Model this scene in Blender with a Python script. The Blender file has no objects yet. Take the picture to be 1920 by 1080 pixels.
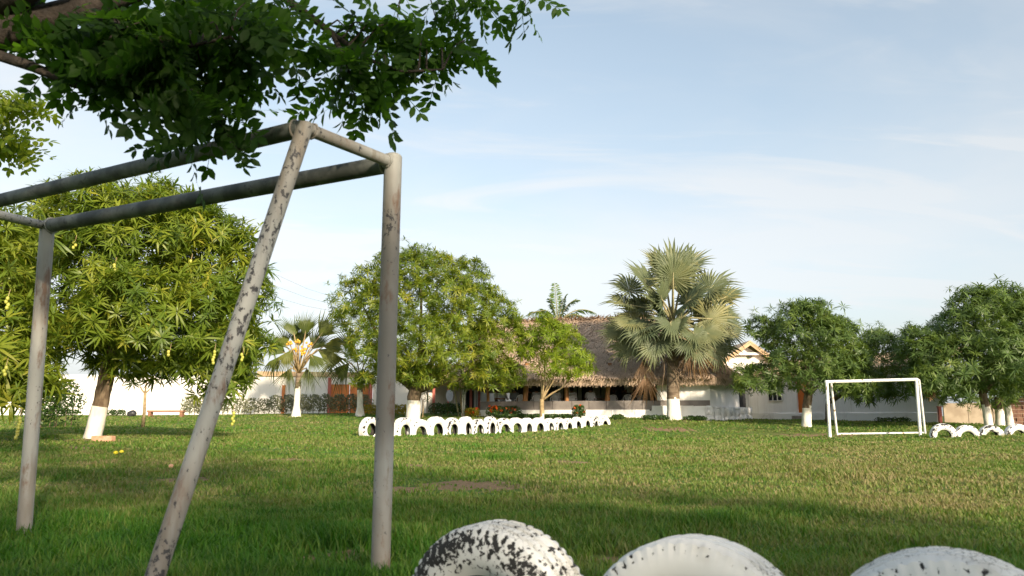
import bpy, bmesh, math, random
import numpy as np
from mathutils import Vector, Matrix, Euler
R = math.radians
random.seed(7); rng = np.random.default_rng(7)
scene = bpy.context.scene
COL = scene.collection

# ------------------------------------------------------------------ camera, sky, sun, exposure
FPX = 1500.0                      # focal length in pixels of the 1920 wide photograph
HOR = 780.0                       # horizon row
CAMH = 0.71
PITCH = math.atan((HOR - 540) / FPX)
cam_d = bpy.data.cameras.new('camera')
cam_d.sensor_width = 36; cam_d.lens = FPX / 1920 * 36
cam_d.clip_start = 0.05; cam_d.clip_end = 3000
cam_d.dof.use_dof = True; cam_d.dof.focus_distance = 22; cam_d.dof.aperture_fstop = 5.0
cam = bpy.data.objects.new('camera', cam_d); COL.objects.link(cam)
cam.location = (0, 0, CAMH); cam.rotation_euler = (R(90) + PITCH, 0, 0)
scene.camera = cam

SUN_AZ = R(27)                    # the sun stands behind the camera, this far to its right
SUN_EL = R(21)
sdir = Vector((math.sin(SUN_AZ) * math.cos(SUN_EL), -math.cos(SUN_AZ) * math.cos(SUN_EL), math.sin(SUN_EL)))
sun_d = bpy.data.lights.new('sun', 'SUN'); sun_d.energy = 3.0; sun_d.angle = R(2.5); sun_d.color = (1.0, 0.85, 0.64)
sun = bpy.data.objects.new('sun', sun_d); COL.objects.link(sun)
sun.rotation_euler = sdir.to_track_quat('Z', 'Y').to_euler(); sun.location = (8, -16, 12)

world = bpy.data.worlds.new('World'); scene.world = world; world.use_nodes = True
wn = world.node_tree; wn.nodes.clear()
def W(t): return wn.nodes.new(t)
def L(a, b): wn.links.new(a, b)
sky = W('ShaderNodeTexSky'); sky.sky_type = 'NISHITA'; sky.sun_disc = False
sky.sun_elevation = SUN_EL; sky.sun_rotation = math.atan2(sdir.x, sdir.y)
sky.air_density = 1.0; sky.dust_density = 2.5; sky.ozone_density = 0.9
tc = W('ShaderNodeTexCoord'); sep = W('ShaderNodeSeparateXYZ'); L(tc.outputs['Generated'], sep.inputs[0])
def WM(op, a, b=None, c=None):
    m = W('ShaderNodeMath'); m.operation = op
    for i, v in enumerate((a, b, c)):
        if v is None: continue
        if isinstance(v, (int, float)): m.inputs[i].default_value = v
        else: L(v, m.inputs[i])
    return m.outputs[0]
zc = WM('ADD', WM('MAXIMUM', sep.outputs[2], 0.0), 0.22)
cx, cy = WM('DIVIDE', sep.outputs[0], zc), WM('DIVIDE', sep.outputs[1], zc)
cv = W('ShaderNodeCombineXYZ'); L(cx, cv.inputs[0]); L(cy, cv.inputs[1])
def wnoise(scale, rot, loc, detail, dist, lo, hi):
    mp = W('ShaderNodeMapping'); L(cv.outputs[0], mp.inputs[0]); mp.inputs['Rotation'].default_value = (0, 0, rot)
    mp.inputs['Scale'].default_value = scale; mp.inputs['Location'].default_value = loc
    n = W('ShaderNodeTexNoise'); L(mp.outputs[0], n.inputs['Vector']); n.inputs['Scale'].default_value = 1
    n.inputs['Detail'].default_value = detail; n.inputs['Roughness'].default_value = 0.55; n.inputs['Distortion'].default_value = dist
    r = W('ShaderNodeMapRange'); r.interpolation_type = 'SMOOTHSTEP'; L(n.outputs[0], r.inputs[0])
    r.inputs[1].default_value = lo; r.inputs[2].default_value = hi
    return r.outputs[0]
veil = wnoise((1.0, 1.3, 1), 0.3, (3.1, 1.7, 0), 6, 0.5, 0.36, 0.66)
cirr = wnoise((1.3, 4.2, 1), -0.30, (0.4, 5.2, 0), 9, 1.1, 0.48, 0.70)
haze_f = WM('POWER', WM('SUBTRACT', 1.0, WM('MAXIMUM', sep.outputs[2], 0.0)), 4.2)
bank = wnoise((0.45, 0.5, 1), 0.9, (7.3, 2.1, 0), 3, 0.2, 0.40, 0.62)
fac = WM('MINIMUM', WM('ADD', WM('ADD', WM('ADD', WM('MULTIPLY', veil, 0.30), WM('MULTIPLY', cirr, 0.34)), WM('MULTIPLY', bank, 0.26)), WM('ADD', WM('MULTIPLY', haze_f, 0.95), 0.09)), 0.98)
mixc = W('ShaderNodeMix'); mixc.data_type = 'RGBA'; L(fac, mixc.inputs['Factor'])
hsv = W('ShaderNodeHueSaturation'); L(sky.outputs[0], hsv.inputs['Color']); hsv.inputs['Hue'].default_value = 0.488; hsv.inputs['Saturation'].default_value = 1.0; hsv.inputs['Value'].default_value = 0.98
L(hsv.outputs[0], mixc.inputs['A'])
grey = W('ShaderNodeHueSaturation'); L(sky.outputs[0], grey.inputs['Color']); grey.inputs['Saturation'].default_value = 0.30; grey.inputs['Value'].default_value = 0.46
addc = W('ShaderNodeMix'); addc.data_type = 'RGBA'; addc.blend_type = 'ADD'; addc.inputs['Factor'].default_value = 1.0
L(grey.outputs[0], addc.inputs['A']); addc.inputs['B'].default_value = (1.88, 1.99, 2.05, 1); L(addc.outputs['Result'], mixc.inputs['B'])
bg = W('ShaderNodeBackground'); bg.inputs['Strength'].default_value = 0.105; L(mixc.outputs['Result'], bg.inputs['Color'])
wo = W('ShaderNodeOutputWorld'); L(bg.outputs[0], wo.inputs[0])
vs = scene.view_settings; vs.view_transform = 'Standard'; vs.look = 'None'; vs.gamma = 1; vs.exposure = 1.18; vs.use_curve_mapping = False
scene.cycles.use_denoising = True
scene.cycles.max_bounces = 6; scene.cycles.diffuse_bounces = 3; scene.cycles.transmission_bounces = 3; scene.cycles.caustics_reflective = False; scene.cycles.caustics_refractive = False

# ------------------------------------------------------------------ helpers
cP, sP = math.cos(PITCH), math.sin(PITCH)
def P(px, py, Y):
    """the point seen at this pixel of the photograph at forward distance Y"""
    a, b = (px - 960) / FPX, (540 - py) / FPX
    d = Vector((a, cP - b * sP, sP + b * cP)); return Vector((0, 0, CAMH)) + d * (Y / d.y)
def M(px, Y): return px * Y / FPX      # metres for a pixel length at distance Y

ORG = {}
def empty(name, loc, label=None, cat=None, group=None, rz=0.0):
    o = bpy.data.objects.new(name, None); COL.objects.link(o); o.location = loc; o.rotation_euler = (0, 0, rz)
    o.empty_display_size = 0.1
    ORG[o] = Vector(loc); tag(o, label, cat, group); return o
def tag(o, label=None, cat=None, group=None, kind=None):
    if label: o['label'] = label
    if cat: o['category'] = cat
    if group: o['group'] = group
    if kind: o['kind'] = kind
    return o
def mesh_from(name, verts, faces, mats, mi=None, smooth=False, attrs=None):
    me = bpy.data.meshes.new(name)
    v = np.asarray(verts, dtype=np.float32).reshape(-1, 3)
    if isinstance(faces, np.ndarray):
        k = faces.shape[1]; n = faces.shape[0]
        me.vertices.add(len(v)); me.vertices.foreach_set('co', v.ravel())
        me.loops.add(n * k); me.loops.foreach_set('vertex_index', faces.astype(np.int32).ravel())
        me.polygons.add(n); me.polygons.foreach_set('loop_start', np.arange(0, n * k, k, dtype=np.int32))
        me.update(calc_edges=True)
    else:
        me.from_pydata([tuple(map(float, p)) for p in v], [], faces)
    for m in (mats if isinstance(mats, (list, tuple)) else [mats]): me.materials.append(m)
    if mi is not None: me.polygons.foreach_set('material_index', np.asarray(mi, dtype=np.int32))
    if smooth: me.polygons.foreach_set('use_smooth', np.ones(len(me.polygons), dtype=bool))
    if attrs:
        for an, av in attrs.items():
            a = me.attributes.new(an, 'FLOAT', 'POINT'); a.data.foreach_set('value', np.asarray(av, dtype=np.float32))
    me.update(); return me
def add(name, verts, faces, mats, parent=None, mi=None, smooth=False, attrs=None, **kw):
    v = np.asarray([tuple(p) for p in verts] if not isinstance(verts, np.ndarray) else verts, dtype=np.float64).reshape(-1, 3)
    if parent is not None: v = v - np.array(ORG[parent])
    o = bpy.data.objects.new(name, mesh_from(name, v, faces, mats, mi, smooth, attrs)); COL.objects.link(o)
    if parent is not None: o.parent = parent; ORG[o] = ORG[parent]
    else: ORG[o] = Vector((0, 0, 0))
    tag(o, **kw); return o
class MB:
    """collects verts and faces of one piece"""
    def __init__(s): s.v = []; s.f = []; s.m = []
    def put(s, verts, faces, m=0):
        b = len(s.v); s.v += [Vector(p) for p in verts]; s.f += [tuple(i + b for i in f) for f in faces]; s.m += [m] * len(faces); return s
    def box(s, c, size, rot=None, m=0, bev=0.0):
        c = Vector(c); hx, hy, hz = size[0] / 2, size[1] / 2, size[2] / 2
        Rm = rot if rot is not None else Matrix.Identity(3)
        vs_ = [c + Rm @ Vector((x * hx, y * hy, z * hz)) for x in (-1, 1) for y in (-1, 1) for z in (-1, 1)]
        return s.put(vs_, [(0, 1, 3, 2), (4, 6, 7, 5), (0, 4, 5, 1), (2, 3, 7, 6), (0, 2, 6, 4), (1, 5, 7, 3)], m)
    def tube(s, pts, rad, n=8, m=0, cap=True, wob=0.0):
        pts = [Vector(p) for p in pts]; k = len(pts)
        if not hasattr(rad, '__len__'): rad = [rad] * k
        b = len(s.v); up = None
        for i, p in enumerate(pts):
            t = (pts[min(i + 1, k - 1)] - pts[max(i - 1, 0)]).normalized()
            if up is None:
                up = Vector((0, 0, 1)) if abs(t.z) < 0.9 else Vector((0, 1, 0))
            a = t.cross(up).normalized(); up = a.cross(t).normalized()
            for j in range(n):
                w = 2 * math.pi * j / n; r = rad[i] * (1 + wob * random.uniform(-1, 1))
                s.v.append(p + a * (math.cos(w) * r) + up * (math.sin(w) * r))
        for i in range(k - 1):
            for j in range(n):
                j2 = (j + 1) % n
                s.f.append((b + i * n + j, b + i * n + j2, b + (i + 1) * n + j2, b + (i + 1) * n + j)); s.m.append(m)
        if cap:
            s.f.append(tuple(b + j for j in range(n))[::-1]); s.m.append(m)
            s.f.append(tuple(b + (k - 1) * n + j for j in range(n))); s.m.append(m)
        return s
    def ball(s, c, r, n=8, k=5, m=0):
        c = Vector(c); r = Vector(r) if hasattr(r, '__len__') else Vector((r, r, r)); b = len(s.v)
        s.v.append(c + Vector((0, 0, r.z)))
        for i in range(1, k):
            th = math.pi * i / k
            for j in range(n):
                w = 2 * math.pi * j / n
                s.v.append(c + Vector((math.sin(th) * math.cos(w) * r.x, math.sin(th) * math.sin(w) * r.y, math.cos(th) * r.z)))
        s.v.append(c - Vector((0, 0, r.z))); e = len(s.v) - 1
        for j in range(n):
            j2 = (j + 1) % n
            s.f.append((b, b + 1 + j, b + 1 + j2)); s.f.append((e, b + 1 + (k - 2) * n + j2, b + 1 + (k - 2) * n + j)); s.m += [m, m]
            for i in range(k - 2):
                s.f.append((b + 1 + i * n + j, b + 1 + (i + 1) * n + j, b + 1 + (i + 1) * n + j2, b + 1 + i * n + j2)); s.m.append(m)
        return s
    def build(s, name, mats, parent=None, smooth=False, **kw):
        return add(name, s.v, s.f, mats, parent, mi=s.m, smooth=smooth, **kw)
def smooth_auto(o, deg=40):
    o.data.polygons.foreach_set('use_smooth', np.ones(len(o.data.polygons), dtype=bool))
    try: o.data.set_sharp_from_angle(angle=R(deg))
    except Exception: pass
    return o
def curve_pts(a, b, sag, n=8):
    a, b = Vector(a), Vector(b); return [a.lerp(b, t) + Vector((0, 0, sag * 4 * t * (1 - t))) for t in np.linspace(0, 1, n)]

# ------------------------------------------------------------------ materials
class NT:
    def __init__(s, name):
        s.mat = bpy.data.materials.new(name); s.mat.use_nodes = True; s.t = s.mat.node_tree; s.t.nodes.clear()
        s.out = s.n('ShaderNodeOutputMaterial')
    def n(s, t): return s.t.nodes.new(t)
    def l(s, a, b): s.t.links.new(a, b)
    def noise(s, vec, scale, detail=4, rough=0.55, dist=0.0):
        x = s.n('ShaderNodeTexNoise'); x.inputs['Scale'].default_value = scale; x.inputs['Detail'].default_value = detail
        x.inputs['Roughness'].default_value = rough; x.inputs['Distortion'].default_value = dist
        if vec is not None: s.l(vec, x.inputs['Vector'])
        return x.outputs[0]
    def ramp(s, fac, stops, interp='LINEAR'):
        r = s.n('ShaderNodeValToRGB'); r.color_ramp.interpolation = interp
        e = r.color_ramp.elements
        while len(e) < len(stops): e.new(0.5)
        for i, (p, c) in enumerate(stops): e[i].position = p; e[i].color = (*c, 1) if len(c) == 3 else c
        s.l(fac, r.inputs[0]); return r.outputs[0]
    def rng(s, fac, lo, hi, a=0.0, b=1.0):
        r = s.n('ShaderNodeMapRange'); r.interpolation_type = 'SMOOTHSTEP'; s.l(fac, r.inputs[0])
        for i, v in zip((1, 2, 3, 4), (lo, hi, a, b)): r.inputs[i].default_value = v
        return r.outputs[0]
    def mix(s, fac, a, b, mode='MIX'):
        m = s.n('ShaderNodeMix'); m.data_type = 'RGBA'; m.blend_type = mode
        for k, v in (('Factor', fac), ('A', a), ('B', b)):
            if isinstance(v, (int, float)): m.inputs[k].default_value = v
            elif isinstance(v, tuple): m.inputs[k].default_value = (*v, 1) if len(v) == 3 else v
            else: s.l(v, m.inputs[k])
        return m.outputs['Result']
    def math(s, op, a, b=0.0):
        m = s.n('ShaderNodeMath'); m.operation = op
        for i, v in enumerate((a, b)):
            if isinstance(v, (int, float)): m.inputs[i].default_value = v
            else: s.l(v, m.inputs[i])
        return m.outputs[0]
    def mapped(s, src='Object', scale=(1, 1, 1)):
        t = s.n('ShaderNodeTexCoord'); mp = s.n('ShaderNodeMapping'); s.l(t.outputs[src], mp.inputs[0]); mp.inputs['Scale'].default_value = scale
        return mp.outputs[0]
    def pos(s, scale=(1, 1, 1)):
        g = s.n('ShaderNodeNewGeometry'); mp = s.n('ShaderNodeMapping'); s.l(g.outputs['Position'], mp.inputs[0]); mp.inputs['Scale'].default_value = scale
        return mp.outputs[0]
    def attr(s, name):
        a = s.n('ShaderNodeAttribute'); a.attribute_name = name; return a.outputs['Fac']
    def rand(s): return s.n('ShaderNodeObjectInfo').outputs['Random']
    def bsdf(s, col, rough=0.7, bump=None, bdist=0.01, bstr=0.6, spec=0.4, metal=0.0):
        b = s.n('ShaderNodeBsdfPrincipled')
        if isinstance(col, tuple): b.inputs['Base Color'].default_value = (*col, 1)
        else: s.l(col, b.inputs['Base Color'])
        if isinstance(rough, (int, float)): b.inputs['Roughness'].default_value = rough
        else: s.l(rough, b.inputs['Roughness'])
        b.inputs['Specular IOR Level'].default_value = spec; b.inputs['Metallic'].default_value = metal
        if bump is not None:
            bp = s.n('ShaderNodeBump'); bp.inputs['Distance'].default_value = bdist; bp.inputs['Strength'].default_value = bstr
            s.l(bump, bp.inputs['Height']); s.l(bp.outputs[0], b.inputs['Normal'])
        s.b = b; return b.outputs[0]
    def done(s, sh): s.l(sh, s.out.inputs[0]); return s.mat
    def leafy(s, col, trans=0.35, rough=0.45, tcol=None, spec=0.35):
        sh = s.bsdf(col, rough, spec=spec)
        t = s.n('ShaderNodeBsdfTranslucent')
        if tcol is None: s.l(col, t.inputs['Color'])
        else: s.l(tcol, t.inputs['Color'])
        m = s.n('ShaderNodeMixShader'); m.inputs[0].default_value = trans; s.l(sh, m.inputs[1]); s.l(t.outputs[0], m.inputs[2])
        return s.done(m.outputs[0])
def m_plain(name, c1, c2, scale=3.0, rough=0.75, bump=0.3, bscale=30, stretch=(1, 1, 1), lo=0.35, hi=0.65, bdist=0.01):
    t = NT(name); v = t.pos(stretch)
    n = t.noise(v, scale, 6); c = t.mix(t.rng(n, lo, hi), c1, c2)
    return t.done(t.bsdf(c, rough, bump=t.noise(v, bscale, 5), bdist=bdist, bstr=bump))
def m_leaf(name, stops, trans=0.35, rough=0.42, tgain=1.5, spec=0.35):
    t = NT(name); r = t.math('FRACT', t.math('ADD', t.attr('rnd'), t.rand()))
    big = t.noise(t.pos(), 0.9, 2)
    f = t.math('ADD', t.math('MULTIPLY', r, 0.65), t.math('MULTIPLY', t.math('SUBTRACT', big, 0.32), 0.95))
    c = t.ramp(f, stops)
    tc_ = t.mix(1.0, c, (tgain * 1.05, tgain * 1.05, tgain * 0.45), 'MULTIPLY')
    return t.leafy(c, trans, rough, tc_, spec)
MT = {}
MT['mango_leaf'] = m_leaf('mango_leaf', [(0.0, (0.070, 0.125, 0.018)), (0.40, (0.150, 0.212, 0.022)), (0.75, (0.235, 0.272, 0.028)), (1.0, (0.37, 0.33, 0.045))], 0.42)
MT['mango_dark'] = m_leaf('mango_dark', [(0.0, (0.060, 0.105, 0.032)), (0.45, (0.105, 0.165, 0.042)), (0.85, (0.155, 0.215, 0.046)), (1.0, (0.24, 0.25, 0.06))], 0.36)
MT['young_leaf'] = m_leaf('young_leaf', [(0.0, (0.12, 0.19, 0.015)), (0.5, (0.21, 0.29, 0.020)), (1.0, (0.33, 0.36, 0.03))], 0.42)
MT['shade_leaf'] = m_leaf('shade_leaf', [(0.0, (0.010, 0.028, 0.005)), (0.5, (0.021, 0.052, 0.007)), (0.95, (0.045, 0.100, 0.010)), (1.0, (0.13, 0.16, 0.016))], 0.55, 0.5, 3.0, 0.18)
MT['grey_hedge'] = m_leaf('grey_hedge', [(0.0, (0.09, 0.10, 0.06)), (0.5, (0.19, 0.20, 0.12)), (1.0, (0.34, 0.33, 0.21))], 0.25)
MT['yellow_hedge'] = m_leaf('yellow_hedge', [(0.0, (0.16, 0.15, 0.01)), (0.6, (0.34, 0.28, 0.02)), (1.0, (0.45, 0.36, 0.03))], 0.35)
MT['green_hedge'] = m_leaf('green_hedge', [(0.0, (0.02, 0.05, 0.012)), (0.6, (0.05, 0.10, 0.02)), (1.0, (0.11, 0.15, 0.03))], 0.3)
MT['bismarck'] = m_leaf('bismarck', [(0.0, (0.075, 0.105, 0.060)), (0.5, (0.135, 0.158, 0.075)), (1.0, (0.26, 0.245, 0.10))], 0.22, 0.5, 1.2)
MT['fan_leaf'] = m_leaf('fan_leaf', [(0.0, (0.06, 0.095, 0.02)), (0.6, (0.12, 0.145, 0.025)), (1.0, (0.21, 0.20, 0.035))], 0.28)
MT['feather_leaf'] = m_leaf('feather_leaf', [(0.0, (0.06, 0.12, 0.03)), (0.6, (0.13, 0.20, 0.05)), (1.0, (0.22, 0.26, 0.07))], 0.35)
MT['dead_leaf'] = m_leaf('dead_leaf', [(0.0, (0.17, 0.105, 0.06)), (0.6, (0.30, 0.19, 0.105)), (1.0, (0.44, 0.29, 0.17))], 0.25, 0.7, 1.0)
MT['orange_flower'] = m_leaf('orange_flower', [(0.0, (0.5, 0.06, 0.01)), (1.0, (0.7, 0.16, 0.02))], 0.3)
MT['thatch_strip'] = m_leaf('thatch_strip', [(0.0, (0.36, 0.265, 0.195)), (0.5, (0.56, 0.42, 0.31)), (1.0, (0.72, 0.55, 0.39))], 0.08, 0.9, 1.0)
MT['bark'] = m_plain('bark', (0.10, 0.068, 0.042), (0.21, 0.155, 0.10), 9, 0.9, 0.8, 24, (1, 1, 0.45), bdist=0.03)
MT['dark_bark'] = m_plain('dark_bark', (0.020, 0.016, 0.013), (0.05, 0.038, 0.03), 12, 0.9, 0.8, 30, bdist=0.02)
MT['palm_bark'] = m_plain('palm_bark', (0.12, 0.085, 0.055), (0.25, 0.19, 0.13), 3, 0.9, 0.9, 9, (0.6, 0.6, 3.0), bdist=0.05)
MT['lime_paint'] = m_plain('lime_paint', (0.80, 0.76, 0.68), (0.66, 0.60, 0.50), 5, 0.85, 0.5, 22, (1, 1, 0.5), 0.42, 0.68, 0.02)
MT['twig'] = m_plain('twig', (0.26, 0.18, 0.09), (0.42, 0.31, 0.16), 10, 0.8, 0.3)
MT['petiole'] = m_plain('petiole', (0.20, 0.20, 0.10), (0.34, 0.29, 0.15), 4, 0.7, 0.2)
MT['mango_fruit'] = m_plain('mango_fruit', (0.36, 0.38, 0.06), (0.48, 0.44, 0.09), 8, 0.45, 0.05)
MT['palm_fruit'] = m_plain('palm_fruit', (0.60, 0.30, 0.03), (0.70, 0.42, 0.05), 8, 0.6, 0.1)
MT['rubber'] = m_plain('rubber', (0.022, 0.020, 0.018), (0.06, 0.052, 0.045), 9, 0.8, 0.4, 60)
def m_wall(name, c1, c2):
    t = NT(name); n = t.noise(t.pos((1, 1, 0.6)), 0.9, 6); c = t.mix(t.rng(n, .35, .65), c1, c2)
    st = t.noise(t.pos((5, 5, 0.35)), 1.3, 6, .65); c = t.mix(t.rng(st, .52, .78, 0, .55), c, (0.52, 0.46, 0.38))
    cr = t.noise(t.pos(), 7, 6, .7); c = t.mix(t.rng(cr, .66, .70, 0, .5), c, (0.45, 0.40, 0.34))
    return t.done(t.bsdf(c, .9, bump=t.noise(t.pos(), 22, 5), bdist=.01, bstr=.3))
MT['wall_white'] = m_wall('wall_white', (0.85, 0.82, 0.765), (0.79, 0.75, 0.68))
MT['wall_pale'] = m_wall('wall_pale', (0.88, 0.86, 0.83), (0.81, 0.78, 0.75))
MT['plinth_white'] = m_plain('plinth_white', (0.84, 0.83, 0.80), (0.68, 0.65, 0.61), 1.7, 0.9, 0.4, 18, (1, 1, 1), 0.5, 0.8, 0.02)
MT['stone_white'] = m_plain('stone_white', (0.76, 0.74, 0.71), (0.48, 0.45, 0.42), 4.0, 0.9, 0.8, 9, (1, 1, 1), 0.5, 0.8, 0.05)
MT['slab_grey'] = m_plain('slab_grey', (0.17, 0.148, 0.138), (0.25, 0.22, 0.20), 1.6, 0.75, 0.2, 20)
MT['tan_trim'] = m_plain('tan_trim', (0.56, 0.40, 0.24), (0.46, 0.31, 0.18), 3, 0.8, 0.2)
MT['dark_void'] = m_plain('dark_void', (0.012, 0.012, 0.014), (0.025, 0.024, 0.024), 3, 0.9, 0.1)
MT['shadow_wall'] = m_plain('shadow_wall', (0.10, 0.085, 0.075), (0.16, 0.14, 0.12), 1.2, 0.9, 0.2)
MT['orange_paint'] = m_plain('orange_paint', (0.62, 0.21, 0.055), (0.54, 0.165, 0.045), 4, 0.6, 0.15, 40, (1, 1, 0.4))
MT['door_orange'] = m_plain('door_orange', (0.66, 0.17, 0.02), (0.56, 0.13, 0.015), 4, 0.5, 0.15, 40, (4, 4, 0.4))
MT['pink_post'] = m_plain('pink_post', (0.50, 0.15, 0.11), (0.42, 0.12, 0.09), 4, 0.7, 0.15)
MT['log_wood'] = m_plain('log_wood', (0.42, 0.20, 0.075), (0.28, 0.13, 0.05), 5, 0.7, 0.4, 20, (3, 3, 0.4))
MT['bench_wood'] = m_plain('bench_wood', (0.33, 0.17, 0.10), (0.25, 0.12, 0.07), 5, 0.7, 0.3, 20, (0.5, 3, 3))
MT['floor_conc'] = m_plain('floor_conc', (0.22, 0.21, 0.20), (0.30, 0.28, 0.26), 1, 0.7, 0.2)
MT['plastic'] = m_plain('plastic', (0.80, 0.79, 0.77), (0.74, 0.73, 0.71), 4, 0.4, 0.03)
MT['brick'] = m_plain('brick', (0.50, 0.25, 0.14), (0.60, 0.36, 0.24), 9, 0.85, 0.5, 40)
MT['black_sack'] = m_plain('black_sack', (0.02, 0.02, 0.022), (0.05, 0.05, 0.05), 6, 0.4, 0.6, 20)
MT['dirt'] = m_plain('dirt', (0.30, 0.20, 0.11), (0.42, 0.31, 0.19), 6, 0.95, 0.6, 30)
MT['cable'] = m_plain('cable', (0.10, 0.10, 0.11), (0.14, 0.14, 0.15), 3, 0.6, 0.1)
MT['yellow_petal'] = m_plain('yellow_petal', (0.62, 0.52, 0.02), (0.70, 0.56, 0.04), 8, 0.6, 0.1)
MT['thatch'] = m_plain('thatch', (0.27, 0.20, 0.15), (0.46, 0.35, 0.255), 14, 0.95, 1.0, 26, (1, 1, 0.25), bdist=0.08)
MT['old_plaster'] = m_plain('old_plaster', (0.40, 0.32, 0.23), (0.30, 0.23, 0.16), 1.5, 0.9, 0.5, 12)
MT['dark_brick'] = m_plain('dark_brick', (0.12, 0.06, 0.04), (0.19, 0.10, 0.065), 6, 0.9, 0.5, 30)
MT['skin'] = m_plain('skin', (0.30, 0.15, 0.09), (0.34, 0.18, 0.11), 6, 0.6, 0.1)
MT['hair'] = m_plain('hair', (0.012, 0.010, 0.009), (0.03, 0.025, 0.02), 20, 0.6, 0.4)
MT['trousers'] = m_plain('trousers', (0.03, 0.03, 0.04), (0.05, 0.05, 0.06), 8, 0.9, 0.3)
for nm, c in (('shirt_white', (0.78, 0.77, 0.76)), ('shirt_grey', (0.30, 0.31, 0.34)), ('shirt_dark', (0.05, 0.05, 0.055)), ('shirt_green', (0.10, 0.13, 0.09)), ('shirt_light', (0.55, 0.55, 0.57))):
    MT[nm] = m_plain(nm, c, tuple(x * 0.85 for x in c), 7, 0.9, 0.4, 14)

def painted_metal(name, thr):
    """cream paint on steel pipe, chipped to dark metal and stained with rust"""
    t = NT(name); o = t.pos((1, 1, 0.6))
    n1 = t.noise(o, 2.1, 4); base = t.mix(t.rng(n1, 0.42, 0.68), (0.37, 0.365, 0.34), (0.23, 0.21, 0.185))
    streak = t.noise(t.pos((9, 9, 0.9)), 2.0, 5); base = t.mix(t.rng(streak, 0.48, 0.72, 0, 0.75), base, (0.20, 0.165, 0.125))
    chip = t.noise(t.pos((1.5, 1.5, 0.8)), 34, 7, 0.66, 0.3); big = t.noise(t.pos(), 1.9, 3)
    cf = t.math('ADD', chip, t.math('MULTIPLY', t.math('SUBTRACT', big, 0.5), 0.50))
    f = t.rng(cf, thr, thr + 0.03); base = t.mix(f, base, (0.055, 0.053, 0.055))
    ru = t.noise(t.pos((2.2, 2.2, 0.7)), 4.2, 6, .7); base = t.mix(t.rng(ru, .54, .68, 0, .8), base, (0.17, 0.085, 0.045))
    h = t.math('SUBTRACT', 1.0, f)
    return t.done(t.bsdf(base, 0.6, bump=h, bdist=0.0015, bstr=0.8))
MT['chipped'] = painted_metal('chipped_paint', 0.575); MT['stained'] = painted_metal('stained_paint', 0.655)
def bar_metal():
    """weathered grey green pipe with paint mostly gone"""
    t = NT('weathered_bar'); o = t.pos()
    n1 = t.noise(o, 5, 6, 0.6); c = t.mix(t.rng(n1, 0.38, 0.66), (0.07, 0.075, 0.07), (0.20, 0.21, 0.195))
    n2 = t.noise(o, 26, 5); c = t.mix(t.rng(n2, 0.60, 0.68, 0, 0.7), c, (0.05, 0.05, 0.05))
    return t.done(t.bsdf(c, 0.6, bump=n2, bdist=0.001, bstr=0.5))
MT['bar'] = bar_metal()
def white_metal():
    t = NT('white_goal_paint'); n2 = t.noise(t.pos((1, 1, 1)), 6, 6)
    c = t.mix(t.rng(n2, 0.60, 0.66), (0.78, 0.77, 0.73), (0.30, 0.22, 0.15)); return t.done(t.bsdf(c, 0.5))
MT['white_goal'] = white_metal()
def tyre_paint(name, amount, scale):
    t = NT(name); o = t.mapped('Object'); r = t.rand()
    ad = t.n('ShaderNodeVectorMath'); ad.operation = 'ADD'; t.l(o, ad.inputs[0])
    cb = t.n('ShaderNodeCombineXYZ'); t.l(t.math('MULTIPLY', r, 37.0), cb.inputs[0]); t.l(cb.outputs[0], ad.inputs[1]); v = ad.outputs[0]
    n1 = t.noise(v, 3.0, 2); n2 = t.noise(v, scale, 6, 0.62, 0.6)
    wear = t.attr('wear')
    f = t.math('ADD', t.math('ADD', n2, t.math('MULTIPLY', t.math('SUBTRACT', n1, 0.5), 0.34)), t.math('MULTIPLY', wear, 0.30))
    f = t.math('ADD', f, t.math('MULTIPLY', t.math('SUBTRACT', r, 0.5), 0.16))
    k = t.rng(f, amount, amount + 0.03)
    if scale > 30:
        vo = t.n('ShaderNodeTexVoronoi'); vo.feature = 'DISTANCE_TO_EDGE'; vo.inputs['Scale'].default_value = 42; wv = t.n('ShaderNodeVectorMath'); wv.operation = 'ADD'
        nz = t.n('ShaderNodeTexNoise'); nz.inputs['Scale'].default_value = 40; t.l(v, nz.inputs['Vector']); sc2 = t.n('ShaderNodeVectorMath'); sc2.operation = 'SCALE'; sc2.inputs['Scale'].default_value = .02; t.l(nz.outputs['Color'], sc2.inputs[0])
        t.l(v, wv.inputs[0]); t.l(sc2.outputs[0], wv.inputs[1]); t.l(wv.outputs[0], vo.inputs['Vector'])
        ck = t.math('MULTIPLY', t.math('SUBTRACT', 1.0, t.rng(vo.outputs['Distance'], .015, .05)), t.math('MULTIPLY', t.attr('tread'), t.rng(t.noise(v, 5, 3), .44, .62))); k = t.math('MAXIMUM', k, t.math('MULTIPLY', ck, .7))
    n3 = t.noise(v, 6, 5); wc = t.mix(t.rng(n3, 0.42, 0.75), (0.76, 0.75, 0.72), (0.55, 0.53, 0.48))
    c = t.mix(k, wc, (0.028, 0.026, 0.024))
    return t.done(t.bsdf(c, 0.7, bump=t.math('SUBTRACT', 1.0, k), bdist=0.003, bstr=0.8))
MT['tyre_near'] = tyre_paint('tyre_near', 0.645, 48)
MT['tyre_far'] = tyre_paint('tyre_far', 0.635, 11)

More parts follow.
